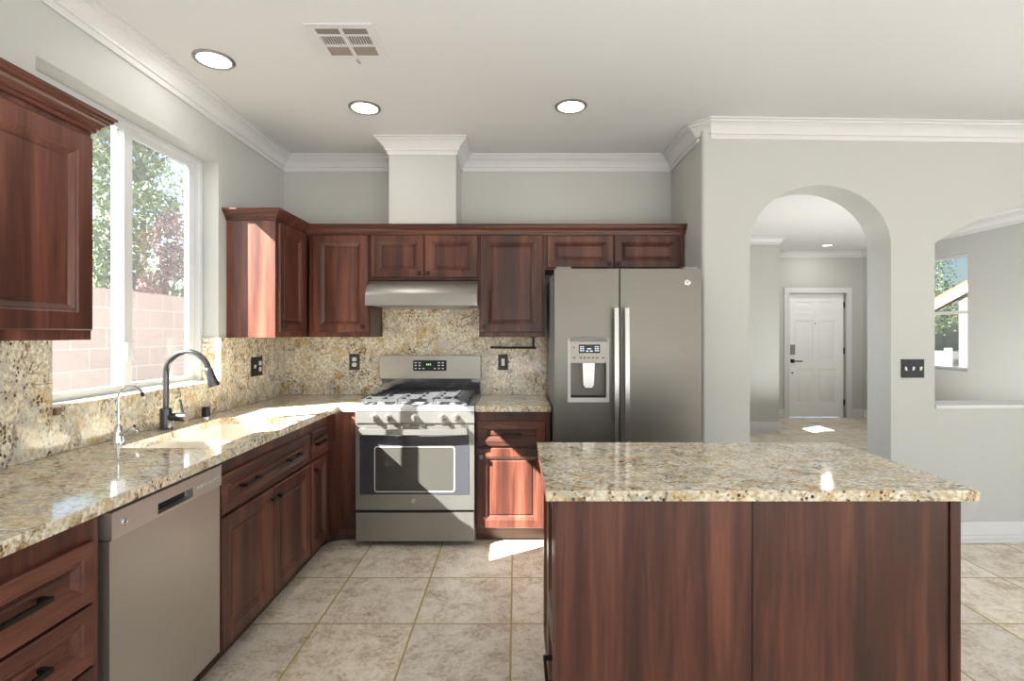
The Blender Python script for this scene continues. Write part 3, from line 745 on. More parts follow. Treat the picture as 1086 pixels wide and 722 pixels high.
# ------------------------------------------------------------------ SINK AND FAUCETS
t = thing('sink', 'almond double-bowl undermount sink set in the granite counter', 'sink', (-1.44, 2.48, 0.67))
w0 = 0.014
sx = [SX0 - 0.02, SX0 - 0.006, SX1 + 0.006, SX1 + 0.02]
sb = voxel(sx, [SY0 - 0.02, SY0 - 0.006, 2.49, 2.515, SY1 + 0.006, SY1 + 0.02], [0.665, 0.68, 0.845, CB - 0.0012], lambda i, j, k: k == 0 or i in (0, 2) or j in (0, 4) or (j == 2 and k == 1))
finish('bowl', sb, 'sink', t, bevel=0.010)
for y in (2.29, 2.70):
    finish('drain', lathe([(0.045, 0.001), (0.045, 0.004), (0.034, 0.005), (0.03, 0.002), (0, 0.002)], 'z', (-1.44, y, 0.68), 24), 'chrome', t, label='chrome drain')
# main faucet
FXc, FYc = -1.715, 2.51
t = thing('kitchen_faucet', 'tall gunmetal gooseneck pull-down faucet behind the sink', 'faucet', (FXc, FYc, CT))
finish('base', lathe([(0.030, 0.0008), (0.030, 0.006), (0.026, 0.009), (0.026, 0.10), (0.024, 0.104), (0.0, 0.104)], 'z', (FXc, FYc, CT)), 'gunmetal', t)
arc = [(FXc, FYc, CT + 0.10), (FXc, FYc, CT + 0.20), (FXc, FYc, CT + 0.26)]
R = 0.105; zc = CT + 0.275
for i in range(0, 15):
    a = PI - PI * i / 14 * 0.93
    arc.append((FXc + R + R * math.cos(a), FYc, zc + R * math.sin(a)))
finish('spout', tube(arc, 0.0135, 18), 'gunmetal', t)
e = Vector(arc[-1]); dirv = (Vector(arc[-1]) - Vector(arc[-2])).normalized()
finish('spray_head', tube([e + dirv * s for s in (0.0, 0.004, 0.03, 0.085, 0.092)], [0.0145, 0.017, 0.018, 0.026, 0.024], 20), 'gunmetal', t)
finish('handle_barrel', tube([(FXc + 0.02, FYc, CT + 0.06), (FXc + 0.045, FYc, CT + 0.06), (FXc + 0.049, FYc, CT + 0.06), (FXc + 0.10, FYc, CT + 0.06)], [0.019, 0.019, 0.021, 0.021], 20), 'gunmetal', t)
finish('lever', tube([(FXc + 0.085, FYc, CT + 0.075), (FXc + 0.078, FYc, CT + 0.10), (FXc + 0.07, FYc, CT + 0.145)], [0.006, 0.006, 0.005], 12), 'gunmetal', t)
# filter faucet
fx, fy = -1.69, 2.176
t = thing('filter_faucet', 'small chrome filtered-water faucet with a thin curved spout', 'faucet', (fx, fy, CT))
finish('base', lathe([(0.024, 0.0008), (0.024, 0.005), (0.021, 0.008), (0.016, 0.05), (0.012, 0.075), (0.006, 0.085), (0, 0.085)], 'z', (fx, fy, CT), 24), 'chrome', t)
arc = [(fx, fy, CT + 0.08), (fx, fy, CT + 0.19)]
for i in range(1, 13):
    a = PI - PI * i / 12 * 0.86
    arc.append((fx + 0.053 + 0.053 * math.cos(a), fy, CT + 0.195 + 0.053 * math.sin(a)))
finish('spout', tube(arc, 0.0048, 10), 'chrome', t)
e = Vector(arc[-1]); finish('tip', tube([e, e + Vector((0.006, 0, -0.016))], [0.0065, 0.006], 12), 'black', t)
finish('lever', tube([(fx + 0.012, fy, CT + 0.04), (fx + 0.035, fy, CT + 0.055), (fx + 0.07, fy, CT + 0.075)], [0.012, 0.011, 0.008], 14), 'chrome', t)
finish('side_outlet', tube([(fx + 0.035, fy, CT + 0.05), (fx + 0.065, fy, CT + 0.058), (fx + 0.082, fy, CT + 0.048)], [0.008, 0.008, 0.007], 12), 'chrome', t)
# air gap cap
t = thing('air_gap_cap', 'small black and chrome dishwasher air gap cap on the counter behind the sink', 'air gap', (-1.725, 2.85, CT))
finish('base', lathe([(0.026, 0.0008), (0.026, 0.008), (0.022, 0.010), (0, 0.010)], 'z', (-1.725, 2.85, CT), 24), 'chrome', t)
finish('cap', lathe([(0.0215, 0.0105), (0.0215, 0.056), (0.019, 0.062), (0, 0.062)], 'z', (-1.725, 2.85, CT), 24), 'black', t)
# bracket under the window notch
tag(box('bracket', XL + 0.0205, XL + 0.034, 1.968, 1.990, 1.058, 1.085, 'copper', bevel=0.003), 'tiny brown bracket stuck to the backsplash at the window corner', 'bracket')

# ------------------------------------------------------------------ DISHWASHER
DY0, DY1 = 1.462, 2.014
t = thing('dishwasher', 'stainless steel dishwasher under the counter between the drawers and sink cabinet', 'dishwasher', (-1.47, (DY0 + DY1) / 2, 0))
finish('body', boxb(XL + 0.03, -1.205, DY0, DY1, 0.105, CB - 0.004), 'side_gray', t, smooth=None)
fd = Face('+x', -1.2045)
finish('door', fbox(fd, DY0 + 0.003, DY1 - 0.003, 0.125, 0.776, 0, 0.042), 'steel_dw', t, bevel=0.004)
us = [DY0 + 0.003, 1.655, 1.835, DY1 - 0.003]
cp = voxel([-1.2045, -1.185, -1.156], us, [0.779, 0.788, 0.822, 0.858], lambda i, j, k: not (i == 1 and j == 1 and k == 1))
c = finish('control_panel', cp, 'steel_dw2', t, bevel=0.004)
finish('grip_pocket', boxb(-1.1845, -1.183, us[1] + 0.005, us[2] - 0.005, 0.789, 0.821), 'black', c, smooth=None)
badge(Face('+x', -1.156), 1.512, 0.817, 0.0002, 0.011, c)
fc = Face('+x', -1.1558)
for i, u in enumerate((1.862, 1.885, 1.908, 1.94, 1.965, 1.985)):
    finish('button_mark', fbox(fc, u - 0.006, u + 0.006, 0.808, 0.818, 0, 0.0006), 'mark', c, smooth=None)
finish('toe_panel', boxb(-1.27, -1.25, DY0, DY1, 0.0, 0.10), 'toe', t, smooth=None)
finish('toe_strip', boxb(-1.2045, -1.19, DY0 + 0.003, DY1 - 0.003, 0.106, 0.122), 'black', t, smooth=None)

# ------------------------------------------------------------------ RANGE
RC = (RX0 + RX1) / 2
t = thing('gas_range', 'stainless steel freestanding gas range with five knobs between the base cabinets', 'stove', (RC, 3.6, 0))
finish('body', boxb(RX0 + 0.002, RX1 - 0.002, 3.34, 3.945, 0.035, 0.875), 'side_gray', t, smooth=None)
for x in (RX0 + 0.06, RX1 - 0.06):
    for y in (3.40, 3.88):
        finish('foot', lathe([(0.018, 0.0), (0.018, 0.012), (0.010, 0.014), (0.010, 0.0345), (0, 0.0345)], 'z', (x, y, 0), 16), 'black', t)
# cooktop with a rounded front lip and a recessed well
ck = bmesh.new()
x0, x1, y0, y1 = RX0 + 0.001, RX1 - 0.001, 3.282, 3.90
prof = [(0, 0.876), (0, 0.905), (0.004, 0.911), (0.010, 0.914), (0.035, 0.914), (0.045, 0.903)]
rings = [[ck.verts.new((x, y, z)) for x, y in ((x0 + q, y0 + q), (x1 - q, y0 + q), (x1 - q, y1 - q), (x0 + q, y1 - q))] for q, z in prof]
for a, b in zip(rings, rings[1:]):
    for i in range(4):
        j = (i + 1) % 4; ck.faces.new((a[i], a[j], b[j], b[i]))
ck.faces.new(rings[0]); ck.faces.new(rings[-1])
finish('cooktop', ck, 'enamel', t, smooth=40)
for (bx, by, br) in ((RX0 + 0.15, 3.44, 0.05), (RX0 + 0.15, 3.74, 0.04), (RC, 3.59, 0.055), (RX1 - 0.15, 3.44, 0.045), (RX1 - 0.15, 3.74, 0.04)):
    b_ = finish('burner', lathe([(br, 0.9035), (br, 0.912), (br * 0.8, 0.918), (0, 0.918)], 'z', (bx, by, 0), 24), 'nickel', t)
    finish('burner_cap', lathe([(br * 0.75, 0.9183), (br * 0.78, 0.924), (br * 0.7, 0.928), (0, 0.928)], 'z', (bx, by, 0), 24), 'iron', b_)
gw = (RX1 - RX0 - 0.07) / 3
for gi in range(3):
    a0 = RX0 + 0.035 + gi * gw + 0.003; a1 = a0 + gw - 0.006; b0, b1 = 3.315, 3.865
    zt, zb = 0.950, 0.932; bwid = 0.013
    bx = [a0, a0 + bwid, a1 - bwid, a1]; ymid = (b0 + b1) / 2
    cxm = (a0 + a1) / 2
    xs = [a0, a0 + bwid, cxm - bwid / 2, cxm + bwid / 2, a1 - bwid, a1]
    ysl = [b0, b0 + bwid]
    q1, q2 = 3.45, 3.73
    ysl += [q1 - bwid / 2, q1 + bwid / 2, ymid - bwid / 2, ymid + bwid / 2, q2 - bwid / 2, q2 + bwid / 2, b1 - bwid, b1]
    def sol(i, j, k):
        top = i in (0, 4) or j in (0, 8) or j in (2, 6) or (j == 4) or (i == 2 and j not in (2, 6))
        leg = i in (0, 4) and j in (0, 4, 8)
        return top if k == 1 else leg
    finish('grate', voxel(xs, ysl, [0.9145, zb, zt], sol), 'iron', t, bevel=0.003)
# control panel
cpn = bmesh.new()
sec = [(3.279, 0.802), (3.281, 0.874), (3.339, 0.8745), (3.339, 0.802)]
va = [cpn.verts.new((RX0 + 0.001, y, z)) for y, z in sec]; vb = [cpn.verts.new((RX1 - 0.001, y, z)) for y, z in sec]
for i in range(4): cpn.faces.new((va[i], va[(i + 1) % 4], vb[(i + 1) % 4], vb[i]))
cpn.faces.new(va); cpn.faces.new(vb)
cp = finish('control_panel', cpn, 'steel', t, bevel=0.003)
for kx in (-0.905, -0.816, RC, -0.470, -0.382):
    kb = lathe([(0.024, 0), (0.024, -0.004), (0.020, -0.008), (0.0185, -0.026), (0.016, -0.029), (0, -0.029)], 'y', (kx, 3.2785, 0.838), 28)
    ko = finish('knob', kb, 'steel', cp, label='round steel burner knob')
    finish('grip', boxb(kx - 0.004, kx + 0.004, 3.2415, 3.2494, 0.821, 0.855), 'steel', ko, bevel=0.0015)
# oven door with slot vents, glass, handle and badge
fo = Face('-y', 3.338)
od = finish('oven_door', fbox(fo, RX0 + 0.002, RX1 - 0.002, 0.243, 0.796, 0, 0.050), 'steel', t, bevel=0.006)
fg = Face('-y', 3.2878)
def roundrect(face, u0, u1, v0, v1, r, w0, w1, arch=0.0):
    bm = bmesh.new(); pts = []
    for cx, cy, a0 in ((u1 - r, v0 + r, -PI / 2), (u1 - r, v1 - r, 0), (u0 + r, v1 - r, PI / 2), (u0 + r, v0 + r, PI)):
        for i in range(6):
            a = a0 + PI / 2 * i / 5; pts.append((cx + r * math.cos(a), cy + r * math.sin(a)))
    if arch:
        top = [(u1 - r + (u0 - u1 + 2 * r) * i / 16, v1 + arch * (1 - (2 * i / 16 - 1) ** 2)) for i in range(1, 16)]
        pts = pts[:12] + top + pts[12:]
    a = [bm.verts.new(face(u, v, w0)) for u, v in pts]; b = [bm.verts.new(face(u, v, w1)) for u, v in pts]
    for i in range(len(pts)): bm.faces.new((a[i], a[(i + 1) % len(pts)], b[(i + 1) % len(pts)], b[i]))
    bm.faces.new(a); bm.faces.new(b)
    return bm
gl = finish('door_glass', roundrect(fg, RX0 + 0.028, RX1 - 0.035, 0.342, 0.728, 0.008, 0, 0.002), 'blackglass', od, label='black glass oven window')
# thin light ring round the inner window, and the clear inner pane
wi = [(-0.908, -0.392, 0.358, 0.652, 0.018), (-0.902, -0.398, 0.364, 0.646, 0.014)]
finish('window_ring', roundrect(fg, *wi[0], 0.0022, 0.0026), 'mark', gl, smooth=None)
finish('inner_pane', roundrect(fg, *wi[1], 0.0028, 0.0032), 'ovenglass', gl, smooth=None)
hp = [(RX0 + 0.035 + (RX1 - RX0 - 0.08) * i / 16, 0, 0) for i in range(17)]
hb = []
for i, p in enumerate(hp):
    s = 2 * i / 16 - 1
    hb.append(fo(p[0], 0.752, 0.088 + 0.012 * (1 - s * s)))
h = finish('handle', bar(hb, 0.020, 0.034), 'steel', od, label='bowed steel oven door handle', bevel=0.006)
for u in (hp[0][0] + 0.012, hp[-1][0] - 0.012):
    finish('handle_bracket', fbox(fo, u - 0.012, u + 0.012, 0.738, 0.766, 0.0505, 0.080), 'steel', h, bevel=0.003)
for u in (-0.86, -0.75, -0.65, -0.55, -0.44):
    finish('vent_slot', fbox(fo, u - 0.03, u + 0.03, 0.783, 0.789, 0.0502, 0.0508), 'black', od, smooth=None)
badge(fo, RC - 0.01, 0.300, 0.0503, 0.016, od)
finish('storage_drawer', fbox(fo, RX0 + 0.004, RX1 - 0.004, 0.042, 0.225, 0, 0.050), 'steel', t, bevel=0.006)
finish('kick_gap', fbox(fo, RX0 + 0.006, RX1 - 0.006, 0.2255, 0.2425, 0, 0.030), 'black', t, smooth=None)
# backguard
bg = roundrect(Face('-y', 3.945), RX0 + 0.002, RX1 - 0.002, 1.035, 1.208, 0.012, 0, 0.068)
b_ = finish('backguard', bg, 'steel', t, bevel=0.004)
finish('backguard_base', boxb(RX0 + 0.010, RX1 - 0.006, 3.905, 3.944, 0.8755, 1.0345), 'blackglass', b_, bevel=0.002)
fk = Face('-y', 3.8768)
ds = finish('display', roundrect(fk, -0.777, -0.524, 1.094, 1.174, 0.008, 0, 0.003), 'black', b_, label='black control display')
finish('clock', fbox(fk, -0.690, -0.622, 1.125, 1.158, 0.0032, 0.0036), 'lcd', ds, smooth=None)
for u in (-0.672, -0.659, -0.646):
    finish('clock_segment', fbox(fk, u - 0.004, u + 0.004, 1.136, 1.149, 0.0038, 0.0042), 'greenlcd', ds, smooth=None)
for u in (-0.758, -0.728, -0.698, -0.612, -0.582, -0.552):
    for v in (1.112, 1.135, 1.155):
        if abs(u + 0.655) < 0.06 and v > 1.12: continue
        finish('button_mark', fbox(fk, u - 0.008, u + 0.008, v - 0.004, v + 0.004, 0.0032, 0.0036), 'mark', ds, smooth=None)

# ------------------------------------------------------------------ HOOD
HX0, HX1 = -1.022, -0.262
t = thing('range_hood', 'stainless steel under-cabinet range hood with a curved sloping top', 'range hood', (RC, 3.7, 1.567))
hd = bmesh.new()
sec = [(3.948, 1.573), (3.470, 1.567), (3.470, 1.636)]
for i in range(1, 9):
    a = i / 8; sec.append((3.470 + 0.145 * (a ** 1.25), 1.636 + 0.112 * math.sin(a * PI / 2)))
sec += [(3.948, 1.7545)]
va = [hd.verts.new((HX0, y, z)) for y, z in sec]; vb = [hd.verts.new((HX1, y, z)) for y, z in sec]
for i in range(len(sec)): hd.faces.new((va[i], va[(i + 1) % len(sec)], vb[(i + 1) % len(sec)], vb[i]))
hd.faces.new(va); hd.faces.new(vb)
finish('shell', hd, 'steel', t, smooth=28)
finish('filter', boxb(HX0 + 0.06, HX1 - 0.06, 3.53, 3.90, 1.562, 1.5655), 'nickel', t, smooth=None)
fh = Face('-y', 3.4695)
finish('switch_strip', fbox(fh, RC - 0.055, RC + 0.055, 1.586, 1.618, 0, 0.0015), 'nickel', t, bevel=0.0005)
for u in (-0.03, 0.0, 0.03):
    finish('switch', fbox(fh, RC + u - 0.010, RC + u + 0.010, 1.593, 1.611, 0.0016, 0.004), 'steel', t, bevel=0.0008)

# ------------------------------------------------------------------ REFRIGERATOR
F0, F1, FYd, FT = 0.237, 1.140, 3.14, 1.772
t = thing('refrigerator', 'stainless side-by-side refrigerator with an ice and water dispenser', 'refrigerator', (0.69, 3.5, 0))
finish('body', boxb(F0 + 0.004, F1 - 0.004, 3.215, 3.93, 0.03, FT - 0.012), 'side_gray', t, bevel=0.004)
for x in (F0 + 0.08, F1 - 0.08):
    for y in (3.27, 3.86): finish('foot', lathe([(0.022, 0), (0.022, 0.0295), (0, 0.0295)], 'z', (x, y, 0), 16), 'black', t)
finish('grille', boxb(F0 + 0.01, F1 - 0.01, 3.19, 3.214, 0.03, 0.10), 'black', t, bevel=0.002)
GAP = 0.637
DP0, DP1, DZ0, DZ1 = 0.335, 0.555, 0.975, 1.330     # dispenser opening
ld = voxel([F0, DP0, DP1, GAP - 0.004], [FYd, 3.195, 3.210], [0.105, DZ0, DZ1, FT], lambda i, j, k: not (i == 1 and k == 1 and j == 0))
L = finish('door', ld, 'steel_f', t, bevel=0.007)
Rr = finish('door', boxb(GAP + 0.004, F1, FYd, 3.210, 0.105, FT), 'steel_f', t, bevel=0.007)
ff = Face('-y', FYd)
for (d, u) in ((L, GAP - 0.030), (Rr, GAP + 0.034)):
    zz = [0.52 + (1.53 - 0.52) * i / 14 for i in range(15)]
    pts = []
    for z in zz:
        s = (z - 0.52) / 1.01 * 2 - 1
        pts.append(ff(u, z, 0.048 + 0.012 * (1 - s * s)))
    hb_ = finish('handle', bar(pts, 0.026, 0.020, upv=(0, 1, 0)), 'steel_fh', d, label='long vertical chrome handle', bevel=0.006)
    for z in (0.545, 1.505):
        finish('handle_mount', fbox(ff, u - 0.010, u + 0.010, z - 0.015, z + 0.015, 0.0005, 0.040), 'steel_fh', hb_, bevel=0.003)
badge(ff, 1.052, 1.688, 0.0005, 0.019, Rr)
# dispenser
def disp_frame():
    return voxel([0.318, 0.336, 0.554, 0.572], [FYd - 0.006, FYd - 0.0006], [0.955, 0.982, 1.328, 1.345], lambda i, j, k: not (i == 1 and k == 1))
dp = finish('dispenser', disp_frame(), 'mark', L, bevel=0.0025, label='grey water and ice dispenser')
finish('dispenser_hood', roundrect(ff, 0.330, 0.560, 1.3295, 1.342, 0.004, 0.0065, 0.018, arch=0.012), 'side_gray', dp, bevel=0.002)
finish('control_face', boxb(0.337, 0.553, FYd - 0.008, FYd + 0.050, 1.195, 1.327), simple('dispenser face', (0.34, 0.32, 0.29), 0.4, metal=0.4), dp, bevel=0.003)
fp = Face('-y', FYd - 0.0082)
scn = finish('screen', fbox(fp, 0.385, 0.515, 1.255, 1.308, 0, 0.001), 'lcd', dp, smooth=None)
for u in (0.398, 0.412, 0.488, 0.502):
    for v in (1.270, 1.282, 1.294):
        finish('screen_mark', fbox(fp, u - 0.005, u + 0.005, v - 0.003, v + 0.003, 0.0012, 0.0016), 'digit', scn, smooth=None)
for u, v, du in ((0.437, 1.268, 0.008), (0.462, 1.268, 0.008), (0.449, 1.282, 0.012)):
    finish('screen_mark', fbox(fp, u - du, u + du, v - 0.003, v + 0.003, 0.0012, 0.0016), 'digit', scn, smooth=None)
for u in (0.357, 0.398, 0.422, 0.447, 0.472, 0.497, 0.535):
    finish('button_mark', fbox(fp, u - 0.007, u + 0.007, 1.222, 1.232, 0, 0.0008), 'markdark', dp, smooth=None)
finish('button_mark', fbox(fp, 0.350, 0.362, 1.284, 1.294, 0, 0.0008), 'markdark', dp, smooth=None)
finish('well', boxb(0.336, 0.554, FYd + 0.0505, FYd + 0.0545, 0.983, 1.194), simple('dispenser well', (0.16, 0.15, 0.125), 0.35), dp, smooth=None)
pd = bmesh.new()
sec = [(0.412, 1.192), (0.488, 1.192), (0.483, 1.060), (0.470, 1.040), (0.430, 1.040), (0.417, 1.060)]
a = [pd.verts.new((u, FYd + 0.022, v)) for u, v in sec]; b = [pd.verts.new((u, FYd + 0.046, v)) for u, v in sec]
for i in range(6): pd.faces.new((a[i], a[(i + 1) % 6], b[(i + 1) % 6], b[i]))
pd.faces.new(a); pd.faces.new(b)
finish('paddle', pd, 'steel_fh', dp, bevel=0.006)
finish('drip_tray', boxb(0.337, 0.553, FYd - 0.001, FYd + 0.049, 0.983, 0.992), 'black', dp, bevel=0.002)
for x in (F0 + 0.06, F1 - 0.06):
    finish('hinge_cover', boxb(x - 0.045, x + 0.045, 3.165, 3.29, FT + 0.0005, FT + 0.016), 'side_gray', t, bevel=0.004)

# ------------------------------------------------------------------ ISLAND
IX0, IX1, IY0, IY1 = 0.090, 1.383, 1.525, 2.205
it = box('island_top', IX0, IX1, IY0, IY1, 0.873, CT, 'granite', bevel=0.006)
tag(it, 'rectangular beige granite slab topping the kitchen island', 'countertop')
bx0, bx1, by0, by1 = 0.137, 1.322, 1.572, 2.165
t = thing('kitchen_island', 'cherry kitchen island base with plain panelled back towards the camera', 'island', (0.73, 1.87, 0))
finish('body', voxel([bx0, bx0 + 0.07, bx1], [by0, by1], [0, 0.10, 0.8725], lambda i, j, k: not (i == 0 and k == 0)), 'wood', t, bevel=0.001)
fi = Face('-y', by0 - 0.0005)
finish('back_panel', fbox(fi, 0.117 + 0.030, 0.7155, 0.0, 0.8725, 0, 0.020), 'wood', t, bevel=0.0015)
finish('back_panel', fbox(fi, 0.7185, 1.311, 0.0, 0.8725, 0, 0.020), 'wood', t, bevel=0.0015)
finish('seam_strip', fbox(fi, 0.7157, 0.7183, 0.0, 0.8725, 0, 0.012), 'toe', t, smooth=None)
finish('corner_post', boxb(1.3125, 1.343, 1.545, 1.60, 0.0, 0.8725), 'wood', t, bevel=0.002)
finish('side_panel', boxb(1.3225, 1.340, 1.601, by1, 0.0, 0.8725), 'wood', t, bevel=0.0015)
finish('end_strip', boxb(0.118, 0.1465, 1.551, 1.5715, 0.0, 0.8725), 'wood', t, bevel=0.0015)
fs = Face('-x', bx0 - 0.0005)
finish('end_rail', fbox(fs, 1.5722, 1.5875, 0.10, 0.8725, 0, 0.018), 'wood', t, smooth=None)
d = finish('drawer', panel(fs, 1.59, 1.87, 0.115, 0.40, 0.042), 'wood_y', t, smooth=15); pull(fs, 1.69, 0.262, 0.0105, d)
d = finish('door', panel(fs, 1.59, 1.87, 0.41, 0.855, 0.055), 'wood', t, smooth=15)
d = finish('door', panel(fs, 1.875, 2.155, 0.115, 0.855, 0.055), 'wood', t, smooth=15)

# ------------------------------------------------------------------ OUTLETS, SWITCHES, TOWEL BAR
def plate(name, label, cat, face, u0, u1, v0, v1, gangs, mat='black', nub='white'):
    c = face((u0 + u1) / 2, (v0 + v1) / 2, 0)
    t = thing(name, label, cat, c, 'wall plates')
    p = finish('plate', fbox(face, u0, u1, v0, v1, 0.0006, 0.007), mat, t, bevel=0.003)
    n = len(gangs); gwid = (u1 - u0) / n
    for i, gk in enumerate(gangs):
        u = u0 + gwid * (i + 0.5); v = (v0 + v1) / 2
        if gk in ('up', 'down'):
            s = 1 if gk == 'up' else -1
            bm = bmesh.new()
            pr = [(-0.011, 0.0072), (-0.011, 0.011), (0.011 * 0.2 * s, 0.019), (0.011, 0.011), (0.011, 0.0072)]
            pr = [(-0.012, 0.0072), (-0.012, 0.010 + (0.008 if s < 0 else 0)), (0.012, 0.010 + (0.008 if s > 0 else 0)), (0.012, 0.0072)]
            a = [bm.verts.new(face(u - 0.006, v + q, w_)) for q, w_ in pr]; b = [bm.verts.new(face(u + 0.006, v + q, w_)) for q, w_ in pr]
            for k in range(4): bm.faces.new((a[k], a[(k + 1) % 4], b[(k + 1) % 4], b[k]))
            bm.faces.new(a); bm.faces.new(b)
            finish('toggle', bm, nub, t, label='white toggle', bevel=0.001)
        elif gk == 'outlet':
            for dv in (-0.021, 0.021):
                r = finish('socket', roundrect(face, u - 0.017, u + 0.017, v + dv - 0.015, v + dv + 0.015, 0.010, 0.0072, 0.0095), nub, t, label='white socket face')
                for du in (-0.006, 0.006):
                    finish('slot', fbox(face, u + du - 0.001, u + du + 0.001, v + dv - 0.002, v + dv + 0.007, 0.0097, 0.0099), 'black', r, smooth=None)
        elif gk == 'rocker':
            finish('surround', fbox(face, u - 0.020, u + 0.020, v - 0.036, v + 0.036, 0.0072, 0.0085), 'black', t, bevel=0.001)
            finish('rocker', fbox(face, u - 0.013, u + 0.013, v - 0.028, v + 0.028, 0.0087, 0.0115), nub, t, label='white rocker', bevel=0.001)
    return t
plate('switch_plate', 'black two-gang plate with a toggle and an outlet on the window-side backsplash', 'switch', Face('+x', XL + 0.0205), 3.44, 3.585, 1.085, 1.215, ['up', 'outlet'])
plate('outlet_plate', 'bronze outlet plate with two white sockets left of the range', 'outlet', Face('-y', YB - 0.0205), -1.283, -1.203, 1.095, 1.220, ['outlet'], 'plate')
plate('switch_plate', 'bronze plate with a white rocker between range and refrigerator', 'switch', Face('-y', YB - 0.0205), -0.136, -0.060, 1.095, 1.217, ['rocker'], 'plate')
class Slant(Face):
    def __init__(s): s.k = '-y'
    def __call__(s, u, v, w): return Vector((u, yr(u) - w, v))
plate('switch_plate', 'black three-toggle light switch plate on the wall right of the arch', 'switch', Slant(), 2.518, 2.668, 1.087, 1.207, ['down', 'up', 'up'])
t = thing('towel_bar', 'black paper towel bar hanging below the cabinet beside the refrigerator', 'towel bar', (0.13, 3.75, 1.349))
finish('arm', tube([(0.129, 3.75, 1.3495), (0.129, 3.75, 1.272)], 0.008, 12), 'black', t)
finish('mount', lathe([(0.02, 1.3455), (0.02, 1.3502), (0, 1.3502)], 'z', (0.129, 3.75, 0), 18), 'black', t)
finish('rod', tube([(0.150, 3.75, 1.272), (-0.188, 3.75, 1.274)], 0.0085, 14), 'black', t)

# ------------------------------------------------------------------ CEILING LIGHTS AND VENT
def downlight(label, x, y, r=0.096, power=1.0):
    t = thing('ceiling_light', label, 'ceiling light', (x, y, CZ), 'recessed ceiling lights')
    finish('trim_ring', lathe([(r, -0.0006), (r, -0.005), (r * 0.93, -0.010), (r * 0.82, -0.008), (r * 0.80, -0.0006)], 'z', (x, y, CZ), 40), 'nickel', t)
    finish('lens', lathe([(r * 0.795, -0.001), (r * 0.795, -0.006), (0, -0.007)], 'z', (x, y, CZ), 40), 'lens', t, label='glowing white lens')
    li = bpy.data.lights.new('downlight', 'AREA'); li.shape = 'DISK'; li.size = r * 1.5; li.energy = LAMP_POWER * power; li.color = (1, 0.97, 0.92)
    lo = bpy.data.objects.new('downlight', li); COL.objects.link(lo); lo.location = (0, 0, -0.014); lo.parent = t
downlight('lit recessed ceiling light nearest the window', -1.507, 2.557)
downlight('lit recessed ceiling light in front of the hood chase', -0.914, 3.10)
downlight('lit recessed ceiling light in front of the refrigerator', 0.332, 3.08)
downlight('lit recessed ceiling light in the foyer seen through the arch', 4.785, 7.87, 0.085, 2.5)

t = thing('ceiling_vent', 'white square ceiling air register with six louvred openings', 'vent', (-0.785, 2.40, CZ))
vx0, vx1, vy0, vy1 = -0.936, -0.634, 2.256, 2.54
xs = [vx0, vx0 + 0.035, -0.795, -0.778, vx1 - 0.035, vx1]; ysv = [vy0, vy0 + 0.03, 2.332, 2.345, 2.418, 2.431, vy1 - 0.028, vy1]
finish('frame', voxel(xs, ysv, [CZ - 0.009, CZ - 0.0008], lambda i, j, k: not (i in (1, 3) and j in (1, 3, 5))), 'trim', t, bevel=0.002)
finish('duct_shade', boxb(vx0 + 0.03, vx1 - 0.03, vy0 + 0.025, vy1 - 0.025, CZ - 0.0018, CZ - 0.0009), 'ventdark', t, smooth=None)  # flat dark sheet, painted as the shade inside the vent openings
for ci, (a, b) in enumerate(((xs[1], xs[2]), (xs[3], xs[4]))):
    for ri, (c, d) in enumerate(((ysv[1], ysv[2]), (ysv[3], ysv[4]), (ysv[5], ysv[6]))):
        if ri == 1:
            for k in range(9):
                x = a + (b - a) * (k + 0.5) / 9
                finish('louvre', bar([(x, c, CZ - 0.005), (x, d, CZ - 0.005)], 0.0035, 0.006), 'trim', t, smooth=None)
        elif ri == 0:
            for k in range(5):
                y = c + (d - c) * (k + 0.5) / 5
                finish('louvre', bar([(a, y, CZ - 0.005), (b, y, CZ - 0.005)], 0.0035, 0.005), 'ventgrey', t, smooth=None)
        else:
            finish('damper', boxb(a, b, c, d, CZ - 0.006, CZ - 0.004), 'ventgrey', t, smooth=None)
finish('lever', tube([(-0.787, vy1 + 0.001, CZ - 0.010), (-0.785, vy1 + 0.012, CZ - 0.016), (-0.775, vy1 + 0.016, CZ - 0.022)], 0.004, 8), 'ventgrey', t)

# ------------------------------------------------------------------ OUTSIDE
finish('ground', boxb(-30, 40, -25, 45, -0.16, -0.11), 'soil', kind='structure', smooth=None)
finish('wall_garden', boxb(-4.30, -4.10, -6, 16, -0.11, 1.83), 'block', kind='structure', smooth=None)
def leaf_cloud(blobs, n, size, seed):
    rnd = random.Random(seed); bm = bmesh.new()
    for _ in range(n):
        cx, cy, cz, rx, ry, rz = rnd.choice(blobs)
        while True:
            p = Vector((rnd.uniform(-1, 1), rnd.uniform(-1, 1), rnd.uniform(-1, 1)))
            if 0.25 < p.length < 1: break
        q = Vector((cx + p.x * rx, cy + p.y * ry, cz + p.z * rz))
        m = Matrix.Rotation(rnd.uniform(0, 2 * PI), 3, 'Z') @ Matrix.Rotation(rnd.uniform(0, PI), 3, 'X')
        s = size * rnd.uniform(0.6, 1.3)
        bm.faces.new([bm.verts.new(q + m @ Vector(v)) for v in ((0, 0, 0), (s * 0.45, s * 0.5, 0.1 * s), (0, s * 1.2, 0), (-s * 0.45, s * 0.5, 0.1 * s))])
    return bm
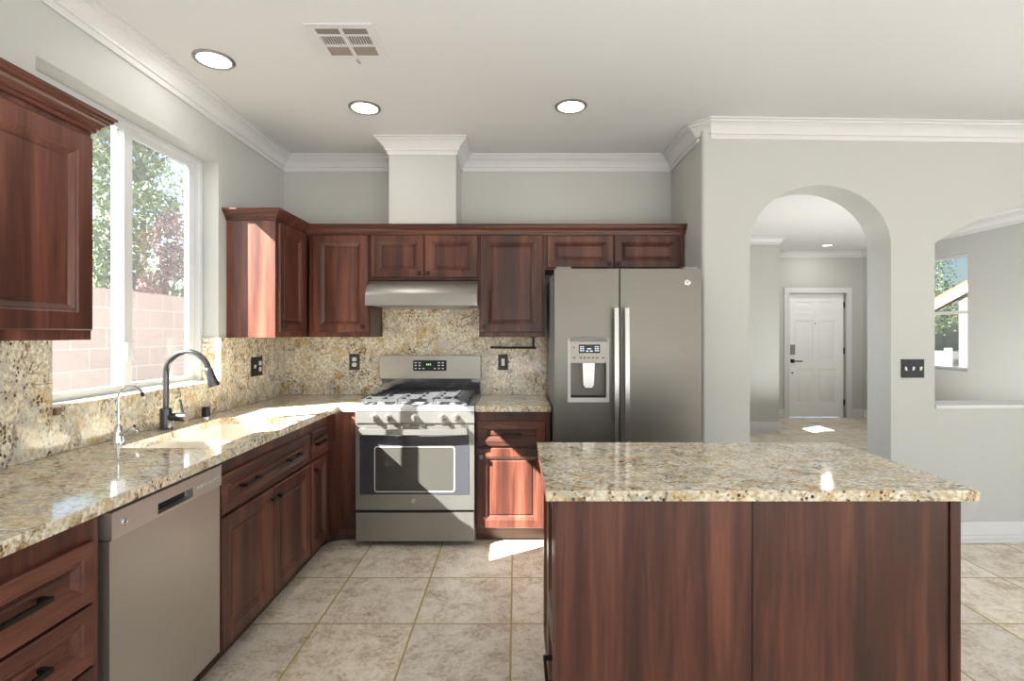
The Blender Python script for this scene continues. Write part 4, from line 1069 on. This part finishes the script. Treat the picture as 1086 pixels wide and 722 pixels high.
def tree(label, x, y, h, r, mat, seed, n=9000, base=0.9, z0=-0.11, size=0.095):
    rnd = random.Random(seed)
    t = thing('tree', label, 'tree', (x, y, z0), 'trees outside the windows')
    finish('trunk', tube([(x, y, z0), (x + 0.05, y, h * 0.3), (x - 0.05, y + 0.05, h * 0.75)], [0.10, 0.08, 0.03], 10), 'bark', t)
    blobs = []
    for k in range(9):
        a = rnd.uniform(0, 2 * PI); rr = r * rnd.uniform(0.2, 0.65); zz = base + (h - base) * (k + 0.6) / 9.2
        s = r * rnd.uniform(0.5, 0.75)
        blobs.append((x + rr * math.cos(a), y + rr * math.sin(a), zz, s, s, s * 0.8))
    finish('crown', leaf_cloud(blobs, n, size, seed + 1), mat, t, smooth=None)
tree('leafy green tree behind the block wall, seen in the left pane of the kitchen window', -6.9, 6.5, 6.2, 0.95, 'leaf2', 11)
tree('plum-leaved small tree just behind the block wall among the green ones', -5.4, 7.9, 3.2, 0.42, 'leaf3', 31, 3200, 1.0, size=0.05)
tree('leafy green tree behind the block wall, right of the plum-leaved one', -7.3, 9.6, 6.4, 1.0, 'leaf', 23)
tree('leafy green tree behind the block wall at the far end of the kitchen window', -7.0, 12.6, 6.4, 0.95, 'leaf2', 41)
tree('tall dark green tree in the back row behind the block wall', -11.2, 10.0, 9.0, 1.75, 'leaf', 43, 7000, 0.5)
tree('tall pale green tree in the back row behind the block wall, beyond the dark one', -11.2, 15.4, 9.0, 1.75, 'leaf2', 47, 7000, 0.5)
# to the right: a neighbour's house gable and a white gate, a tree behind
tree('green street tree behind the neighbouring roof in the far right window', 19.0, 24.5, 9.0, 1.9, 'leaf', 53, 6000, 0.8)
tree('green street tree rising left of the neighbouring roof in the far right window', 14.6, 19.0, 8.0, 1.65, 'leaf2', 59, 5000, 0.8)
hO, he, hd_ = Vector((10.66, 12.5, 0)), Vector((0.76, -0.65, 0)), Vector((0.65, 0.76, 0))
def hp_(e, d, z): return hO + he * e + hd_ * d + Vector((0, 0, z))
def hprism(sec, d0, d1):
    bm = bmesh.new()
    a = [bm.verts.new(hp_(e, d0, z)) for e, z in sec]; b = [bm.verts.new(hp_(e, d1, z)) for e, z in sec]
    for i in range(len(sec)): bm.faces.new((a[i], a[(i + 1) % len(sec)], b[(i + 1) % len(sec)], b[i]))
    bm.faces.new(a); bm.faces.new(b)
    return bm
SLP = 0.66
def rz(e): return 2.36 + SLP * e
t = thing('neighbour_house', 'neighbouring stucco house with a sloping clay tile roof outside the far window', 'house', (12, 13, -0.11))
finish('house_wall', hprism([(0.35, -0.11), (3.2, -0.11), (3.2, rz(3.2) - 0.02), (0.35, rz(0.35) - 0.02)], 0.7, 4.5), 'stucco', t, smooth=None)
finish('roof', hprism([(-0.9, rz(-0.9)), (3.4, rz(3.4)), (3.4, rz(3.4) + 0.14), (-0.9, rz(-0.9) + 0.14)], 0.0, 4.8), 'roof', t, smooth=None)
finish('fascia', hprism([(-0.9, rz(-0.9) - 0.16), (3.4, rz(3.4) - 0.16), (3.4, rz(3.4) + 0.02), (-0.9, rz(-0.9) + 0.02)], -0.06, -0.002), 'whitefence', t, smooth=None)
finish('column', hprism([(0.12, -0.11), (0.34, -0.11), (0.34, rz(0.12) - 0.02), (0.12, rz(0.12) - 0.02)], 0.05, 0.3), 'stucco', t, smooth=None)
tag(finish('yard_gate', hprism([(-1.6, -0.11), (-1.6, 1.05), (-1.45, 1.05), (-1.45, 0.98), (-0.15, 0.98), (-0.15, 1.05), (0.0, 1.05), (0.0, -0.11)], -0.8, -0.7), 'whitefence', smooth=None), 'low white yard gate in front of the neighbouring house', 'gate')
